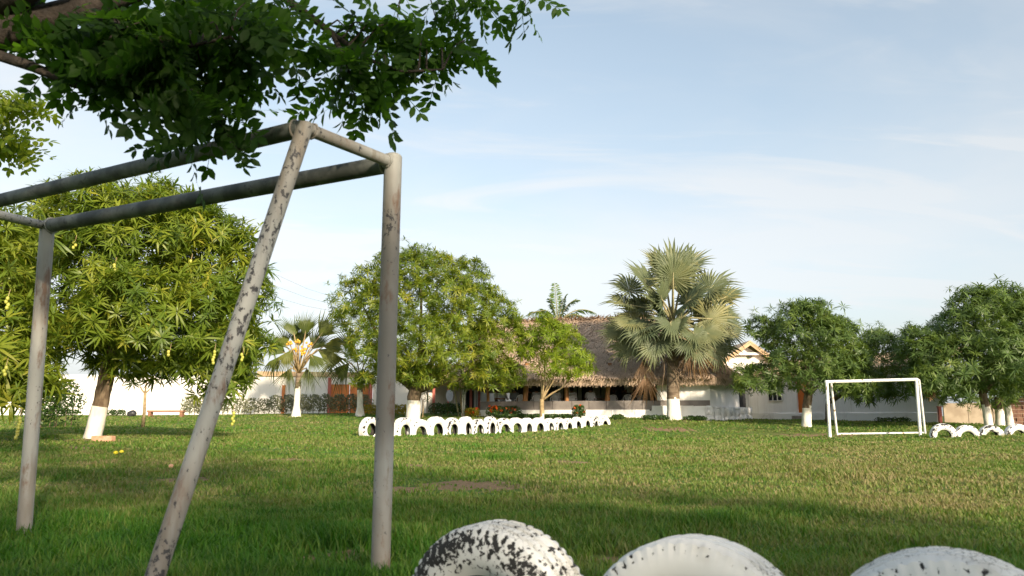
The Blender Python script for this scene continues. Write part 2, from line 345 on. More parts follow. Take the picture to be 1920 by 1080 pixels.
# ------------------------------------------------------------------ ground height: gently rising lawn
CTRL = [(-30, -20, 0), (30, -20, 0), (0, -10, 0), (0, 0, 0), (-8, 4, 0), (8, 4, 0), (-3.2, 5.5, -.06), (-0.65, 3.95, -.06), (3, 3, 0), (0, 9, 0), (9, 10, 0), (5, 20, 0.02), (14, 20, 0.0), (30, 30, 0.1)]
for px, py, Y in ((170, 822, 16.5), (692, 818, 22.5), (900, 812, 27), (1128, 797, 33), (1556, 820, 28.5), (1725, 818, 28.5), (1850, 817, 27), (775, 788, 37), (1512, 800, 34),
                  (1265, 787, 36.5), (1390, 788, 38), (900, 781, 39.5), (1400, 788, 47), (1757, 793, 36), (100, 778, 44), (340, 778, 45), (555, 778, 41), (690, 777, 42), (20, 800, 30), (1900, 800, 36), (1250, 815, 29)):
    p = P(px, py, Y); CTRL.append((p.x, p.y, p.z))
for x in (-60, 0, 60): CTRL.append((x, 75, 0.75))
CT = np.array(CTRL)
def _phi(r2): return np.where(r2 > 1e-9, 0.5 * r2 * np.log(np.maximum(r2, 1e-9)), 0)
_n = len(CT); _A = np.zeros((_n + 3, _n + 3)); _d2 = ((CT[:, None, :2] - CT[None, :, :2]) ** 2).sum(-1)
_A[:_n, :_n] = _phi(_d2) + np.eye(_n) * 0.4; _A[:_n, _n:] = np.c_[np.ones(_n), CT[:, :2]]; _A[_n:, :_n] = _A[:_n, _n:].T
_w = np.linalg.solve(_A, np.r_[CT[:, 2], 0, 0, 0])
def ground(x, y):
    x = np.atleast_1d(np.asarray(x, float)); y = np.atleast_1d(np.asarray(y, float))
    xc = np.clip(x, -45, 45); yc = np.clip(y, -18, 70); out = np.zeros(len(x))
    for s in range(0, len(x), 20000):
        a, b = xc[s:s + 20000], yc[s:s + 20000]
        d2 = (a[:, None] - CT[:, 0]) ** 2 + (b[:, None] - CT[:, 1]) ** 2
        out[s:s + 20000] = _phi(d2) @ _w[:_n] + _w[_n] + _w[_n + 1] * a + _w[_n + 2] * b
    return out
def gz(x, y): return float(ground(x, y)[0])
def onground(px, Y): x = (px - 960) / FPX * Y * 0.988; return Vector((x, Y, gz(x, Y)))
def base(px, py, Y):
    p = P(px, py, Y); return Vector((p.x, Y, gz(p.x, Y)))

# bare patches (px, py of the photograph on flat-ish ground, half sizes in metres)
PATCH = []
for px, py, Y, rx, ry in ((890, 905, 8.6, .55, .6), (175, 826, 16, .5, .5), (130, 848, 13.5, .5, .3), (340, 900, 9.0, .35, .3), (770, 870, 11, .35, .35), (755, 910, 8.2, .3, .3), (1175, 823, 24, .9, .8),
                          (1060, 868, 12, .4, .4), (1260, 796, 31, 1.2, .8), (1500, 806, 30, 2, 1.0), (640, 1005, 4.6, .25, .2), (670, 1010, 4.7, .2, .15), (1130, 1020, 4.4, .12, .12), (200, 776, 42, 2.2, .8), (815, 800, 33, .8, .5), (560, 865, 11.8, .5, .3)):
    p = P(px, py, Y); PATCH.append((p.x, Y, rx, ry))
def dirtiness(x, y):
    d = np.zeros_like(x)
    for a, b, rx, ry in PATCH:
        q = ((x - a) / rx) ** 2 + ((y - b) / ry) ** 2 + .55 * np.sin(x * 11 + b) * np.sin(y * 9 + a) + .35 * np.sin(x * 27 + y * 19)
        q = np.where(np.hypot(x - a, y - b) > 3 * max(rx, ry), 9, q)
        d = np.maximum(d, np.clip(1.35 - q, 0, 1))
    return d
def spaced(lo, hi, fine_lo, fine_hi, fine, coarse):
    a = [np.arange(fine_lo, fine_hi, fine)]
    v = fine_hi; s = fine
    hi_ = []
    while v < hi: hi_.append(v); s = min(s * 1.12, coarse); v += s
    hi_.append(hi); v = fine_lo; s = fine; lo_ = []
    while v > lo: s = min(s * 1.12, coarse); v -= s; lo_.append(v)
    return np.concatenate([np.array(lo_[::-1]), a[0], np.array(hi_)])
gx = spaced(-900, 900, -9, 9, 0.14, 60); gy = spaced(-500, 1500, 1.5, 15, 0.14, 60)
GX, GY = np.meshgrid(gx, gy); fx, fy = GX.ravel(), GY.ravel()
gzv = ground(fx, fy)
nx, ny = len(gx), len(gy); ii = np.arange(nx * ny).reshape(ny, nx)
gf = np.stack([ii[:-1, :-1], ii[:-1, 1:], ii[1:, 1:], ii[1:, :-1]], -1).reshape(-1, 4)
def ground_mat():
    t = NT('lawn_soil'); v = t.pos()
    n1 = t.noise(v, 0.35, 4); n2 = t.noise(v, 2.2, 6, 0.65); n3 = t.noise(v, 18, 5, 0.7)
    g = t.mix(t.rng(n1, 0.38, 0.62), (0.085, 0.170, 0.026), (0.140, 0.180, 0.040))
    g = t.mix(t.rng(n2, 0.50, 0.74), g, (0.150, 0.120, 0.045))
    g = t.mix(t.rng(n3, 0.45, 0.75, 0, 0.75), g, (0.040, 0.075, 0.014))
    dd = t.math('ADD', t.attr('dirt'), t.math('MULTIPLY', t.math('SUBTRACT', n2, 0.5), 1.2))
    g = t.mix(t.rng(dd, 0.35, 0.7), g, t.mix(t.rng(n3, 0.4, 0.6), (0.30, 0.21, 0.12), (0.22, 0.145, 0.08)))
    return t.done(t.bsdf(g, 0.95, bump=t.noise(v, 45, 4), bdist=0.03, bstr=0.9, spec=0.15))
MT['lawn'] = ground_mat()
gnd = add('ground', np.c_[fx, fy, gzv], gf, MT['lawn'], smooth=True, attrs={'dirt': dirtiness(fx, fy)}, kind='structure')

def grass_mat():
    t = NT('grass_blades'); v = t.pos((1, 1, 0.2)); r = t.attr('rnd')
    n1 = t.noise(v, 0.33, 3); n2 = t.noise(v, 1.9, 4)
    dry = t.math('ADD', t.math('ADD', t.math('MULTIPLY', n1, 1.0), t.math('MULTIPLY', t.math('SUBTRACT', n2, 0.17), 0.9)), t.math('MULTIPLY', r, 0.5))
    dry = t.math('ADD', dry, t.math('MULTIPLY', t.attr('lush'), -0.35))
    c = t.ramp(t.math('MULTIPLY', dry, 0.62), [(0.28, (0.042, 0.135, 0.010)), (0.40, (0.066, 0.170, 0.018)), (0.54, (0.120, 0.205, 0.034)), (0.70, (0.185, 0.215, 0.058)), (0.88, (0.29, 0.235, 0.12))])
    return t.leafy(c, 0.30, 0.5, t.mix(1.0, c, (1.2, 1.35, 0.5), 'MULTIPLY'), 0.18)
MT['grass'] = grass_mat()
def make_grass():
    xs, ys, hs, ws = [], [], [], []
    def band(y0, y1, dens, h, w, half=0.72):
        n = int(dens * half * (y1 ** 2 - y0 ** 2)); y = np.sqrt(rng.uniform(y0 ** 2, y1 ** 2, n)); x = rng.uniform(-half, half, n) * y
        xs.append(x); ys.append(y); hs.append(h * rng.uniform(0.5, 1.25, n)); ws.append(w * rng.uniform(0.7, 1.3, n))
    band(1.7, 4.0, 6800, 0.066, 0.0042); band(4.0, 7.5, 3000, 0.058, 0.0046); band(7.5, 13, 950, 0.055, 0.0075); band(13, 22, 260, 0.055, 0.013); band(22, 42, 62, 0.065, 0.026)
    x, y, h, w = map(np.concatenate, (xs, ys, hs, ws))
    keep = rng.random(len(x)) > dirtiness(x, y) * 0.97
    x, y, h, w = x[keep], y[keep], h[keep], w[keep]
    # clumps: height varies with a smooth random field; long and lush in the corner at the foot of the goal
    fld = sum(np.sin(x * a + b) * np.sin(y * c + d) for a, b, c, d in ((1.9, 0.3, 2.3, 1.1), (4.1, 2.0, 3.6, 0.2), (0.8, 1.0, 0.9, 2.2), (7.7, 0.4, 8.3, 1.9))) / 4
    lush = np.clip(1.25 - np.abs(y - 4.2 + 0.25 * x) / 2.4, 0, 1) * np.clip((2.2 - x) / 3.0, 0, 1)
    lush = np.maximum(lush, np.clip(1.0 - (y - 2.2) / 2.4, 0, 1) * 0.95)
    lush = np.clip(lush + 0.35 * fld, 0, 1)
    f2 = np.sin(x * 3.1 + 1.7 * np.sin(y * 1.3)) * np.sin(y * 2.7 + 1.9 * np.sin(x * 1.1)); f3 = np.clip(np.sin(x * 1.37 + 2.0 * np.sin(y * .61)) * np.sin(y * 1.11 + 1.3 * np.sin(x * .77)) - .55, 0, 1) * 2
    h = h * np.clip(0.80 + 0.55 * fld + 0.30 * f2 + 0.9 * f3 + 0.85 * lush, .35, 3.0); lush = np.clip(lush + .5 * f3, 0, 1) - .42 * np.clip((x + 1.0) / 4, 0, 1) * np.clip((y - 4) / 3, 0, 1) * np.clip((30 - y) / 12, 0, 1)
    n = len(x); z = ground(x, y) - 0.004
    az = rng.uniform(0, 2 * np.pi, n); lean = rng.uniform(0.15, 0.95, n) * h; rr = rng.uniform(0, 1, n)
    dx, dy = np.cos(az), np.sin(az); px_, py_ = -dy, dx
    wind = rng.normal(0, 0.15, n) * h
    V = np.zeros((n, 5, 3))
    def st(k, t, ww, side):
        V[:, k, 0] = x + dx * lean * t ** 1.8 + side * px_ * ww + wind * t; V[:, k, 1] = y + dy * lean * t ** 1.8 + side * py_ * ww; V[:, k, 2] = z + h * (t - 0.22 * t * t * (lean / h))
    st(0, 0.0, w, -1); st(1, 0.0, w, 1); st(2, 0.55, w * 0.85, 1); st(3, 0.55, w * 0.85, -1); st(4, 1.0, 0 * w, 0)
    b = np.arange(n)[:, None] * 5
    F = np.concatenate([b + np.array([0, 1, 2]), b + np.array([0, 2, 3]), b + np.array([3, 2, 4])])
    at = np.repeat(rr, 5); lu = np.repeat(lush, 5)
    print('grass blades', n)
    return add('grass', V.reshape(-1, 3), F, MT['grass'], attrs={'rnd': at, 'lush': lu}, smooth=True, kind='stuff', label='short uneven grass covering the whole lawn', cat='grass')
make_grass()

# ------------------------------------------------------------------ leaf shapes
def frames(axes, spin):
    """rotation matrices whose local Z is the given axis"""
    z = axes / np.linalg.norm(axes, axis=1, keepdims=True)
    ref = np.where(np.abs(z[:, 2:3]) < 0.95, np.array([[0, 0, 1.0]]), np.array([[0, 1.0, 0]]))
    x = np.cross(ref, z); x /= np.linalg.norm(x, axis=1, keepdims=True); y = np.cross(z, x)
    c, s = np.cos(spin)[:, None], np.sin(spin)[:, None]
    return np.stack([x * c + y * s, -x * s + y * c, z], axis=2)
def rosette(seed, n=15, length=1.0, width=0.135):
    """a mango leaf whorl: long leaves fanning out of a twig tip and drooping; unit radius"""
    r = np.random.default_rng(seed); V, F, A = [], [], []
    for i in range(n):
        az = i * 2.39996 + r.uniform(-.25, .25); el = R(r.uniform(-18, 62)) * (1 - 0.45 * (i / n)); ln = length * r.uniform(.55, 1.12); w = width * ln * r.uniform(.8, 1.15)
        d = np.array([math.cos(az), math.sin(az), 0]); s = np.array([-math.sin(az), math.cos(az), 0]); b = len(V); droop = r.uniform(.35, .85)
        q = r.uniform(0, .25)
        def pt(t, side, up=0.0):
            return d * (ln * t * math.cos(el)) + np.array([0, 0, ln * (t * math.sin(el) - droop * .55 * t * t) + up]) + s * side
        V += [pt(0.04, 0), pt(.32, w * .46, .02), pt(.32, -w * .46, .02), pt(.70, w * .36, .015), pt(.70, -w * .36, .015), pt(1, 0)]
        F += [(b, b + 1, b + 2), (b + 1, b + 3, b + 4), (b + 1, b + 4, b + 2), (b + 3, b + 5, b + 4)]
        A += [q] * 6
    return np.array(V), np.array(F), np.array(A)
ROS = [rosette(s, 14 + s % 4) for s in range(8)]
ROS_ME = {}
def ros_mesh(k, mat):
    if (k, mat) not in ROS_ME:
        v, f, a = ROS[k]; ROS_ME[(k, mat)] = mesh_from('leaf_cluster', v, f, MT[mat], attrs={'rnd': a})
    return ROS_ME[(k, mat)]
def batch(shapes, pos, ax, size, spin, which, rnd):
    """place copies of shapes; returns joined verts, faces, rnd"""
    Rm = frames(ax, spin); VV, FF, AA = [], [], []; off = 0
    for k, (v, f, a) in enumerate(shapes):
        sel = np.where(which == k)[0]
        if not len(sel): continue
        w = np.einsum('nij,vj->nvi', Rm[sel], v) * size[sel, None, None] + pos[sel, None, :]
        m = len(v); VV.append(w.reshape(-1, 3)); FF.append((f[None] + (np.arange(len(sel)) * m)[:, None, None] + off).reshape(-1, f.shape[1])); AA.append((a[None] + rnd[sel, None]).ravel()); off += m * len(sel)
    return np.concatenate(VV), np.concatenate(FF), np.concatenate(AA)
def place_parts(name, parent, meshes, pos, ax, size, spin):
    Rm = frames(ax, spin); o3 = np.array(ORG[parent])
    for i in range(len(pos)):
        o = bpy.data.objects.new(name, meshes[i]); COL.objects.link(o); o.parent = parent
        m = Matrix(Rm[i].tolist()).to_4x4(); m = Matrix.Translation(Vector(pos[i] - o3)) @ m @ Matrix.Scale(size[i], 4)
        o.matrix_basis = m
def sample_crown(lobes, n, inner=0.22, cut=0.70):
    """lobes: (centre, radii) -> points near the outside of their union and outward directions"""
    C = np.array([list(c) for c, r in lobes]); RR = np.array([list(r) for c, r in lobes])
    wgt = RR[:, 0] * RR[:, 2] + RR[:, 1] * RR[:, 2] + RR[:, 0] * RR[:, 1]; wgt = wgt / wgt.sum()
    P_, U_ = [], []; tot = 0
    while tot < n:
        m = n * 2; k = rng.choice(len(lobes), m, p=wgt); u = rng.normal(size=(m, 3)); u /= np.linalg.norm(u, axis=1, keepdims=True)
        u[:, 2] = np.where(u[:, 2] < -0.75, -u[:, 2], u[:, 2])
        bump = 1 + 0.10 * np.sin(u[:, 0] * 7 + k * 2.1) * np.sin(u[:, 1] * 6 + k) * np.sin(u[:, 2] * 8 + k * .7)
        r = np.where(rng.random(m) < inner, rng.uniform(.35, .78, m), rng.uniform(.80, 1.04, m)) * bump
        p = C[k] + RR[k] * u * r[:, None]
        q = (((p[:, None, :] - C) / RR) ** 2).sum(-1); q[np.arange(m), k] = 9
        ok = (q.min(1) > cut ** 2) | (rng.random(m) < 0.10)
        nrm = u / RR[k]; nrm /= np.linalg.norm(nrm, axis=1, keepdims=True)
        P_.append(p[ok]); U_.append(nrm[ok]); tot += ok.sum()
    return np.concatenate(P_)[:n], np.concatenate(U_)[:n]
def lumpy(lobes, k=6, core=.76, sub=.46, seed=3):
    r = np.random.default_rng(seed); out = []
    for c, rad in lobes:
        rad = np.array(rad); out.append((Vector(c), tuple(rad * core)))
        for i in range(k):
            u = r.normal(size=3); u /= np.linalg.norm(u); u[2] = abs(u[2]) if u[2] < -.5 else u[2]; q = rad * sub * r.uniform(.75, 1.2); m = q.mean() * .5
            out.append((Vector(c) + Vector(tuple(u * rad * .72)), tuple(q * .5 + m)))
    return out
def lobes_px(spec, Y):
    out = []
    for s in spec:
        px, py, rx, ry = s[:4]; dy = s[4] if len(s) > 4 else 0.0; yy = Y + dy
        rd = s[5] if len(s) > 5 else M(rx, yy) * 0.95
        out.append((P(px, py, yy), (M(rx, yy), rd, M(ry, yy))))
    return out
def trunk_mesh(root, pts, rad, paint_h, mats, n=14, name='trunk'):
    """tapered trunk, lime painted up to paint_h above its foot"""
    pts = [Vector(p) for p in pts]; fine, fr = [], []
    for i in range(len(pts) - 1):
        for t in np.linspace(0, 1, 8, endpoint=False): fine.append(pts[i].lerp(pts[i + 1], t)); fr.append(rad[i] * (1 - t) + rad[i + 1] * t)
    fine.append(pts[-1]); fr.append(rad[-1])
    b = MB().tube(fine, fr, n, wob=0.045)
    z0 = pts[0].z
    for i, f in enumerate(b.f):
        c = sum((b.v[j] for j in f), Vector()) / len(f); b.m[i] = 1 if c.z - z0 < paint_h + 0.03 * math.sin(17 * c.x + 11 * c.y) else 0
    o = b.build(name, mats, root, smooth=True); return o
def mango_tree(name, label, foot, tpts, trad, paint, spec, Y, n, size, mat='mango_leaf', parts=0, fruits=(), limbs=True, group=None, inner=0.22, bark='bark', cat='tree'):
    root = empty(name, foot, label, cat, group)
    if tpts: trunk_mesh(root, tpts, trad, paint, [MT[bark], MT['lime_paint']])
    lobes = lobes_px(spec, Y)
    if limbs:
        top = Vector(tpts[-1])
        for c, r in lobes:
            if c[2] - .3 * r[2] < top.z + .35 or math.hypot(c[0] - top.x, c[1] - top.y) > 1.7 * (c[2] - top.z): continue
            e = Vector(c) + Vector((0, 0, -0.25 * r[2])); mid = top.lerp(e, .5) + Vector((random.uniform(-.15, .15), random.uniform(-.15, .15), -.10 * (e - top).length))
            MB().tube([top - Vector((0, 0, .08)), top.lerp(mid, .5), mid, mid.lerp(e, .6), e], [trad[-1] * .62, trad[-1] * .46, trad[-1] * .33, trad[-1] * .22, trad[-1] * .09], 8, wob=.06).build('limb', MT[bark], root, smooth=True)
    pos, u = sample_crown(lumpy(lobes), n, inner, .80); fl_ = rng.random(n) < .06; pos[fl_] += u[fl_] * (size * rng.uniform(.3, 1.3, (int(fl_.sum()), 1)))
    ax = u * 0.65 + np.array([0, 0, .55]) + rng.normal(0, .28, u.shape); sz = size * np.clip(rng.normal(.95, .2, n), .5, 1.4); sp = rng.uniform(0, 6.28, n); wh = rng.integers(0, len(ROS), n); rd = rng.uniform(0, .8, n)
    front = -u[:, 1] + 0.5 * u[:, 2] + rng.uniform(0, .9, n); order = np.argsort(-front); pi = order[:parts]; ri = order[parts:]
    v, f, a = batch(ROS, pos[ri], ax[ri], sz[ri], sp[ri], wh[ri], rd[ri])
    add('crown', v, f, MT[mat], root, attrs={'rnd': a}, kind='stuff')
    if parts: place_parts('leaf_cluster', root, [ros_mesh(int(k), mat) for k in wh[pi]], pos[pi], ax[pi], sz[pi], sp[pi])
    for px, py, yy, cnt in fruits:
        c = P(px, py, yy); b = MB()
        for i in range(cnt):
            q = c + Vector((random.uniform(-.02, .02), random.uniform(-.02, .02), -i * .05)); b.ball(q, (.030, .030, .038), 7, 5)
        fc_ = b.build('fruit_cluster', MT['mango_fruit'], root, smooth=True)
        MB().tube([c + Vector((0, .05, .16)), c], .005, 4).build('stalk', MT['twig'], fc_)
    return root
def leaf_cloud(lobes, n, size, aspect=0.5, inner=0.3, flat=0.0):
    """small diamond leaves for hedges and distant bushes"""
    pos, u = sample_crown(lobes, n, inner); sh = (np.array([[-.5, 0, 0], [0, aspect * .5, .06], [.5, 0, 0], [0, -aspect * .5, .06]]), np.array([[0, 1, 2, 3]]), np.zeros(4))
    ax = u + rng.normal(0, .6, u.shape) + np.array([0, 0, .3])
    return batch([sh], pos, ax, size * rng.uniform(.6, 1.3, n), rng.uniform(0, 6.28, n), np.zeros(n, int), rng.uniform(0, 1, n))

# ------------------------------------------------------------------ mango trees on the lawn
f1 = base(172, 822, 16.5); Y1 = 16.5
mango_tree('mango_tree', 'large mango tree with leaning white painted trunk and yellow fruit, at left behind goal frame', f1,
    [f1 - Vector((0, 0, .1)), P(190, 752, Y1), P(203, 690, Y1), P(222, 640, Y1)], [.175, .15, .145, .135], M(68, Y1),
    [(235, 470, 165, 105), (375, 520, 120, 105), (120, 520, 120, 110, .5), (200, 560, 185, 125), (400, 610, 120, 100, -.4), (300, 610, 150, 90, -.9), (120, 620, 90, 70), (250, 425, 120, 70, .6), (430, 650, 75, 70, .3),
     (455, 560, 70, 85, .6), (380, 465, 90, 60, .4), (320, 650, 130, 65, .8), (170, 420, 90, 60, .3), (330, 395, 60, 32, .5), (430, 720, 40, 55, .4), (300, 685, 130, 38, .3), (395, 690, 70, 45, 0), (140, 655, 70, 50, .3), (215, 675, 60, 30, .6)],
    Y1, 3500, .31, 'mango_leaf', 300, inner=.27,
    fruits=[(140, 455, 15, 3), (215, 497, 14.9, 4), (358, 490, 15, 1), (318, 660, 14.6, 2), (402, 660, 14.7, 5), (455, 665, 15.2, 3), (437, 775, 15.4, 5)])
f2 = Vector((-10.2, 13.2, gz(-10.2, 13.2)))
mango_tree('mango_tree', 'mango tree with low dark foliage cut off by the left edge of the picture', f2,
    [f2 - Vector((0, 0, .1)), f2 + Vector((.2, 0, .9)), f2 + Vector((.3, 0, 1.5))], [.2, .17, .15], .8,
    [(-40, 520, 110, 120), (0, 620, 95, 110), (-60, 660, 130, 120), (20, 720, 80, 70, -.3), (-80, 560, 120, 120), (10, 470, 60, 70, .4)], 14.0, 900, .34, 'mango_leaf', 150,
    fruits=[(14, 560, 12.8, 4), (36, 785, 13.0, 7), (10, 690, 12.8, 3)])
Y3 = 36.5; f3 = base(774, 790, Y3)
mango_tree('mango_tree', 'round mango tree with forked white painted trunk, behind the row of white tyres', f3,
    [f3 - Vector((0, 0, .1)), P(776, 745, Y3), P(780, 730, Y3)], [.34, .30, .30], M(40, Y3),
    [(790, 560, 115, 75), (870, 590, 100, 85), (700, 590, 75, 80, .5), (930, 640, 55, 75), (760, 640, 90, 65, -1.0), (850, 660, 105, 60, -1.2), (690, 640, 55, 60), (790, 525, 75, 45, .5), (860, 535, 60, 45, .4), (930, 590, 45, 45, .2), (720, 520, 55, 40, .8), (930, 700, 50, 40, -.4), (800, 705, 70, 26, -.6), (870, 705, 70, 30, -.3), (920, 715, 42, 24, -.2), (690, 705, 45, 28, .3), (710, 690, 45, 40, .2), (800, 610, 130, 95, .8), (680, 560, 45, 45, .6)],
    Y3, 4200, .33, 'mango_leaf', 300)
Y4 = 35.2; f4 = base(1016, 786, Y4)
mango_tree('young_tree', 'young bright lime green tree with thin pale forking stems before the thatched roof', f4,
    [f4 - Vector((0, 0, .05)), P(1016, 748, Y4)], [.105, .09], .3,
    [(1045, 655, 55, 45), (1020, 625, 38, 30, .2), (1085, 680, 40, 32), (1040, 690, 60, 28, -.4), (1006, 652, 27, 34)], Y4, 620, .30, 'young_leaf', 200, bark='twig', inner=.3)
Y5 = 34.0; f5 = base(1512, 800, Y5)
mango_tree('mango_tree', 'mango tree with white painted trunk growing in front of the orange door', f5,
    [f5 - Vector((0, 0, .1)), P(1513, 760, Y5), P(1516, 738, Y5)], [.21, .18, .17], M(41, Y5),
    [(1500, 635, 85, 55), (1575, 670, 70, 60), (1450, 625, 45, 35, .5), (1525, 700, 75, 55, -.8), (1430, 715, 50, 38), (1480, 690, 55, 50), (1590, 720, 55, 40), (1520, 600, 50, 32, .3), (1560, 620, 45, 35, .4)],
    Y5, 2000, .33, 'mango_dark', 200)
Y6 = 35.0; f6 = base(1552, 793, Y6 + 2)
mango_tree('mango_tree', 'mango tree with dark thin trunk standing behind the far white goal', f6,
    [f6 - Vector((0, 0, .1)), P(1553, 755, Y6 + 2), P(1600, 725, Y6 + 1)], [.13, .12, .11], 0,
    [(1640, 680, 55, 55, 1), (1690, 690, 60, 50, .5), (1630, 730, 60, 35, .5), (1710, 720, 60, 40), (1650, 640, 32, 26, 1.5), (1600, 700, 45, 45, 1)], Y6, 900, .34, 'mango_dark', 120)
Y7 = 32.0; f7 = base(1856, 812, Y7)
mango_tree('mango_tree', 'tall dense mango tree on white painted trunk at right, behind the white tyres', f7,
    [f7 - Vector((0, 0, .1)), P(1850, 772, Y7), P(1842, 735, Y7)], [.17, .15, .14], M(44, Y7),
    [(1830, 615, 95, 58), (1900, 640, 100, 80), (1760, 665, 65, 50), (1830, 680, 110, 60, -.8), (1930, 700, 85, 60, -.5), (1770, 715, 85, 48, -.3), (1870, 585, 70, 38, .5), (1950, 600, 80, 45, .3), (1730, 640, 35, 28, .4)],
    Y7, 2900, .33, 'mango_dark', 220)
Y8 = 36.0; f8 = base(1876, 805, Y8)
mango_tree('mango_tree', 'mango tree with straight greyish white trunk, second from the right edge', f8,
    [f8 - Vector((0, 0, .1)), P(1874, 770, Y8), P(1872, 745, Y8)], [.2, .18, .17], M(33, Y8),
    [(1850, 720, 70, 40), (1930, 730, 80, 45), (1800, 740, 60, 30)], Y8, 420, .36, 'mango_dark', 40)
Y9 = 38.5; f9 = base(1893, 795, Y9)
mango_tree('mango_tree', 'mango tree with short pale leaning trunk nearest the right edge', f9,
    [f9 - Vector((0, 0, .1)), P(1891, 775, Y9), P(1887, 755, Y9)], [.2, .17, .16], M(40, Y9),
    [(1900, 725, 80, 40), (1960, 700, 80, 60)], Y9, 380, .36, 'mango_dark', 40)
# sprig of dry brown leaves hanging in the right tree
dl = empty('dead_branch', P(1748, 722, 31), 'bunch of dry brown leaves hanging in the tree beside far goal post', 'dead leaves')
v, f, a = batch(ROS, np.array([list(P(1748 + random.uniform(-5, 5), 730 + i * 2.5, 31 + random.uniform(-.1, .1))) for i in range(9)]), np.tile([0, 0, -1.0], (9, 1)), np.full(9, .26), rng.uniform(0, 6, 9), rng.integers(0, 8, 9), rng.uniform(0, 1, 9))
add('leaf_bunch', v, f, MT['dead_leaf'], dl, attrs={'rnd': a})
# small slender plants
def sapling(name, label, foot, top, forks, r=.02, leaf=None, nl=0, lobes=None):
    root = empty(name, foot, label, 'sapling')
    MB().tube([foot - Vector((0, 0, .05)), foot.lerp(top, .5) + Vector((.02, 0, 0)), top], [r * 1.3, r * 1.1, r], 7).build('trunk', MT['twig'], root, smooth=True)
    for e in forks: MB().tube([top, top.lerp(e, .5) + Vector((0, 0, -.02)), e], [r * .7, r * .55, r * .35], 6).build('branch', MT['twig'], root, smooth=True)
    if lobes:
        pos, u = sample_crown(lobes, nl); ax = u + np.array([0, 0, .5])
        v, f, a = batch(ROS, pos, ax, .22 * rng.uniform(.7, 1.2, nl), rng.uniform(0, 6, nl), rng.integers(0, 8, nl), rng.uniform(0, .8, nl)); add('crown', v, f, MT[leaf], root, attrs={'rnd': a}, kind='stuff')
    return root
sapling('sapling', 'slim pale forked sapling standing before the sunlit wall at left', base(268, 793, 29), P(272, 737, 29), [P(263, 726, 29), P(282, 728, 29), P(276, 705, 29)], .05)
sapling('sapling', 'thin sapling with few drooping leaves right of the forked mango trunk', base(792, 790, 38), P(793, 752, 38), [P(788, 742, 38), P(799, 743, 38)], .03, 'mango_dark', 14, [(P(793, 745, 38), (.35, .3, .25))])

# ------------------------------------------------------------------ fan palms
def fan_shape(seed, nseg=34, span=300, split=.55, pleat=.045, droop=.25, cup=.25, ragged=.06):
    """pleated fan leaf, hub at the origin, middle segment along +X, upper face +Z, unit radius"""
    r = np.random.default_rng(seed); V = [(0, 0, 0)]; F = []; A = [0.0]
    angs = np.radians(np.linspace(-span / 2, span / 2, nseg + 1))
    def p(a, rad, dz=0): return (rad * math.cos(a), rad * math.sin(a), dz - droop * rad ** 2 * .6 + cup * abs(math.sin(a)) * rad)
    for k in range(nseg):
        a0, a1 = angs[k], angs[k + 1]; am = (a0 + a1) / 2; ln = (1 - .22 * abs(am) / math.pi) * r.uniform(1 - ragged * 2, 1 + ragged); b = len(V); tw = r.uniform(-.03, .03)
        sp = split * ln
        V += [p(a0, sp), p(am, sp, pleat), p(a1, sp), p(am + tw, ln, -droop * .12 * r.uniform(0, 2)), p(a0 * .35 + am * .65, (sp + ln) / 2, 0), p(a1 * .35 + am * .65, (sp + ln) / 2, 0)]
        A += [r.uniform(0, .22)] * 6
        F += [(0, b, b + 1), (0, b + 1, b + 2), (b, b + 4, b + 1), (b + 4, b + 3, b + 1), (b + 1, b + 3, b + 5), (b + 1, b + 5, b + 2)]
    return np.array(V), np.array(F), np.array(A)
def place_frond(root, heart, hub, radius, normal, shape, mat, pmat, prad=.035, axis=None, dead=False):
    hub = Vector(hub); heart = Vector(heart); x = (Vector(axis) if axis is not None else (hub - heart)).normalized(); z = Vector(normal)
    z = z + Vector((random.uniform(-.4, .4), 0, random.uniform(-.3, .3))); z = (z - x * z.dot(x)); z = z.normalized() if z.length > 1e-4 else Vector((0, -1, 0)); y = z.cross(x)
    Rm = np.array([[x.x, y.x, z.x], [x.y, y.y, z.y], [x.z, y.z, z.z]]); v, f, a = shape
    w = v @ Rm.T * radius + np.array(hub)
    o = add('frond', w, f, MT[mat], root, attrs={'rnd': a + random.random() * .75}, label='dry brown hanging frond' if dead else None)
    mid = heart.lerp(hub, .5) + Vector((0, 0, .12 * (hub - heart).length))
    MB().tube([heart, mid, hub, hub + x * radius * .18], [prad * 1.5, prad * 1.1, prad, prad * .3], 6).build('petiole', MT[pmat], o, smooth=True)
    return o
YB = 36.5; fb = base(1264, 787, YB)
bis = empty('fan_palm', fb, 'stout silvery fan palm with white painted base in front of the thatched building', 'palm tree')
trunk_mesh(bis, [fb - Vector((0, 0, .1)), P(1263, 770, YB), P(1262, 745, YB), P(1262, 700, YB), P(1262, 640, YB), P(1262, 600, YB)], [.36, .30, .285, .27, .24, .15], M(43, YB), [MT['palm_bark'], MT['lime_paint']], 20)
FS = [fan_shape(s, 34, 280 + 8 * s, .56, .055, .16 + .11 * s, .14 + .10 * s, .13) for s in range(5)]
FD = [fan_shape(20 + s, 26, (62, 80, 105)[s], .26, .04, .35, .2, .2) for s in range(3)]
HB = P(1262, 610, YB)
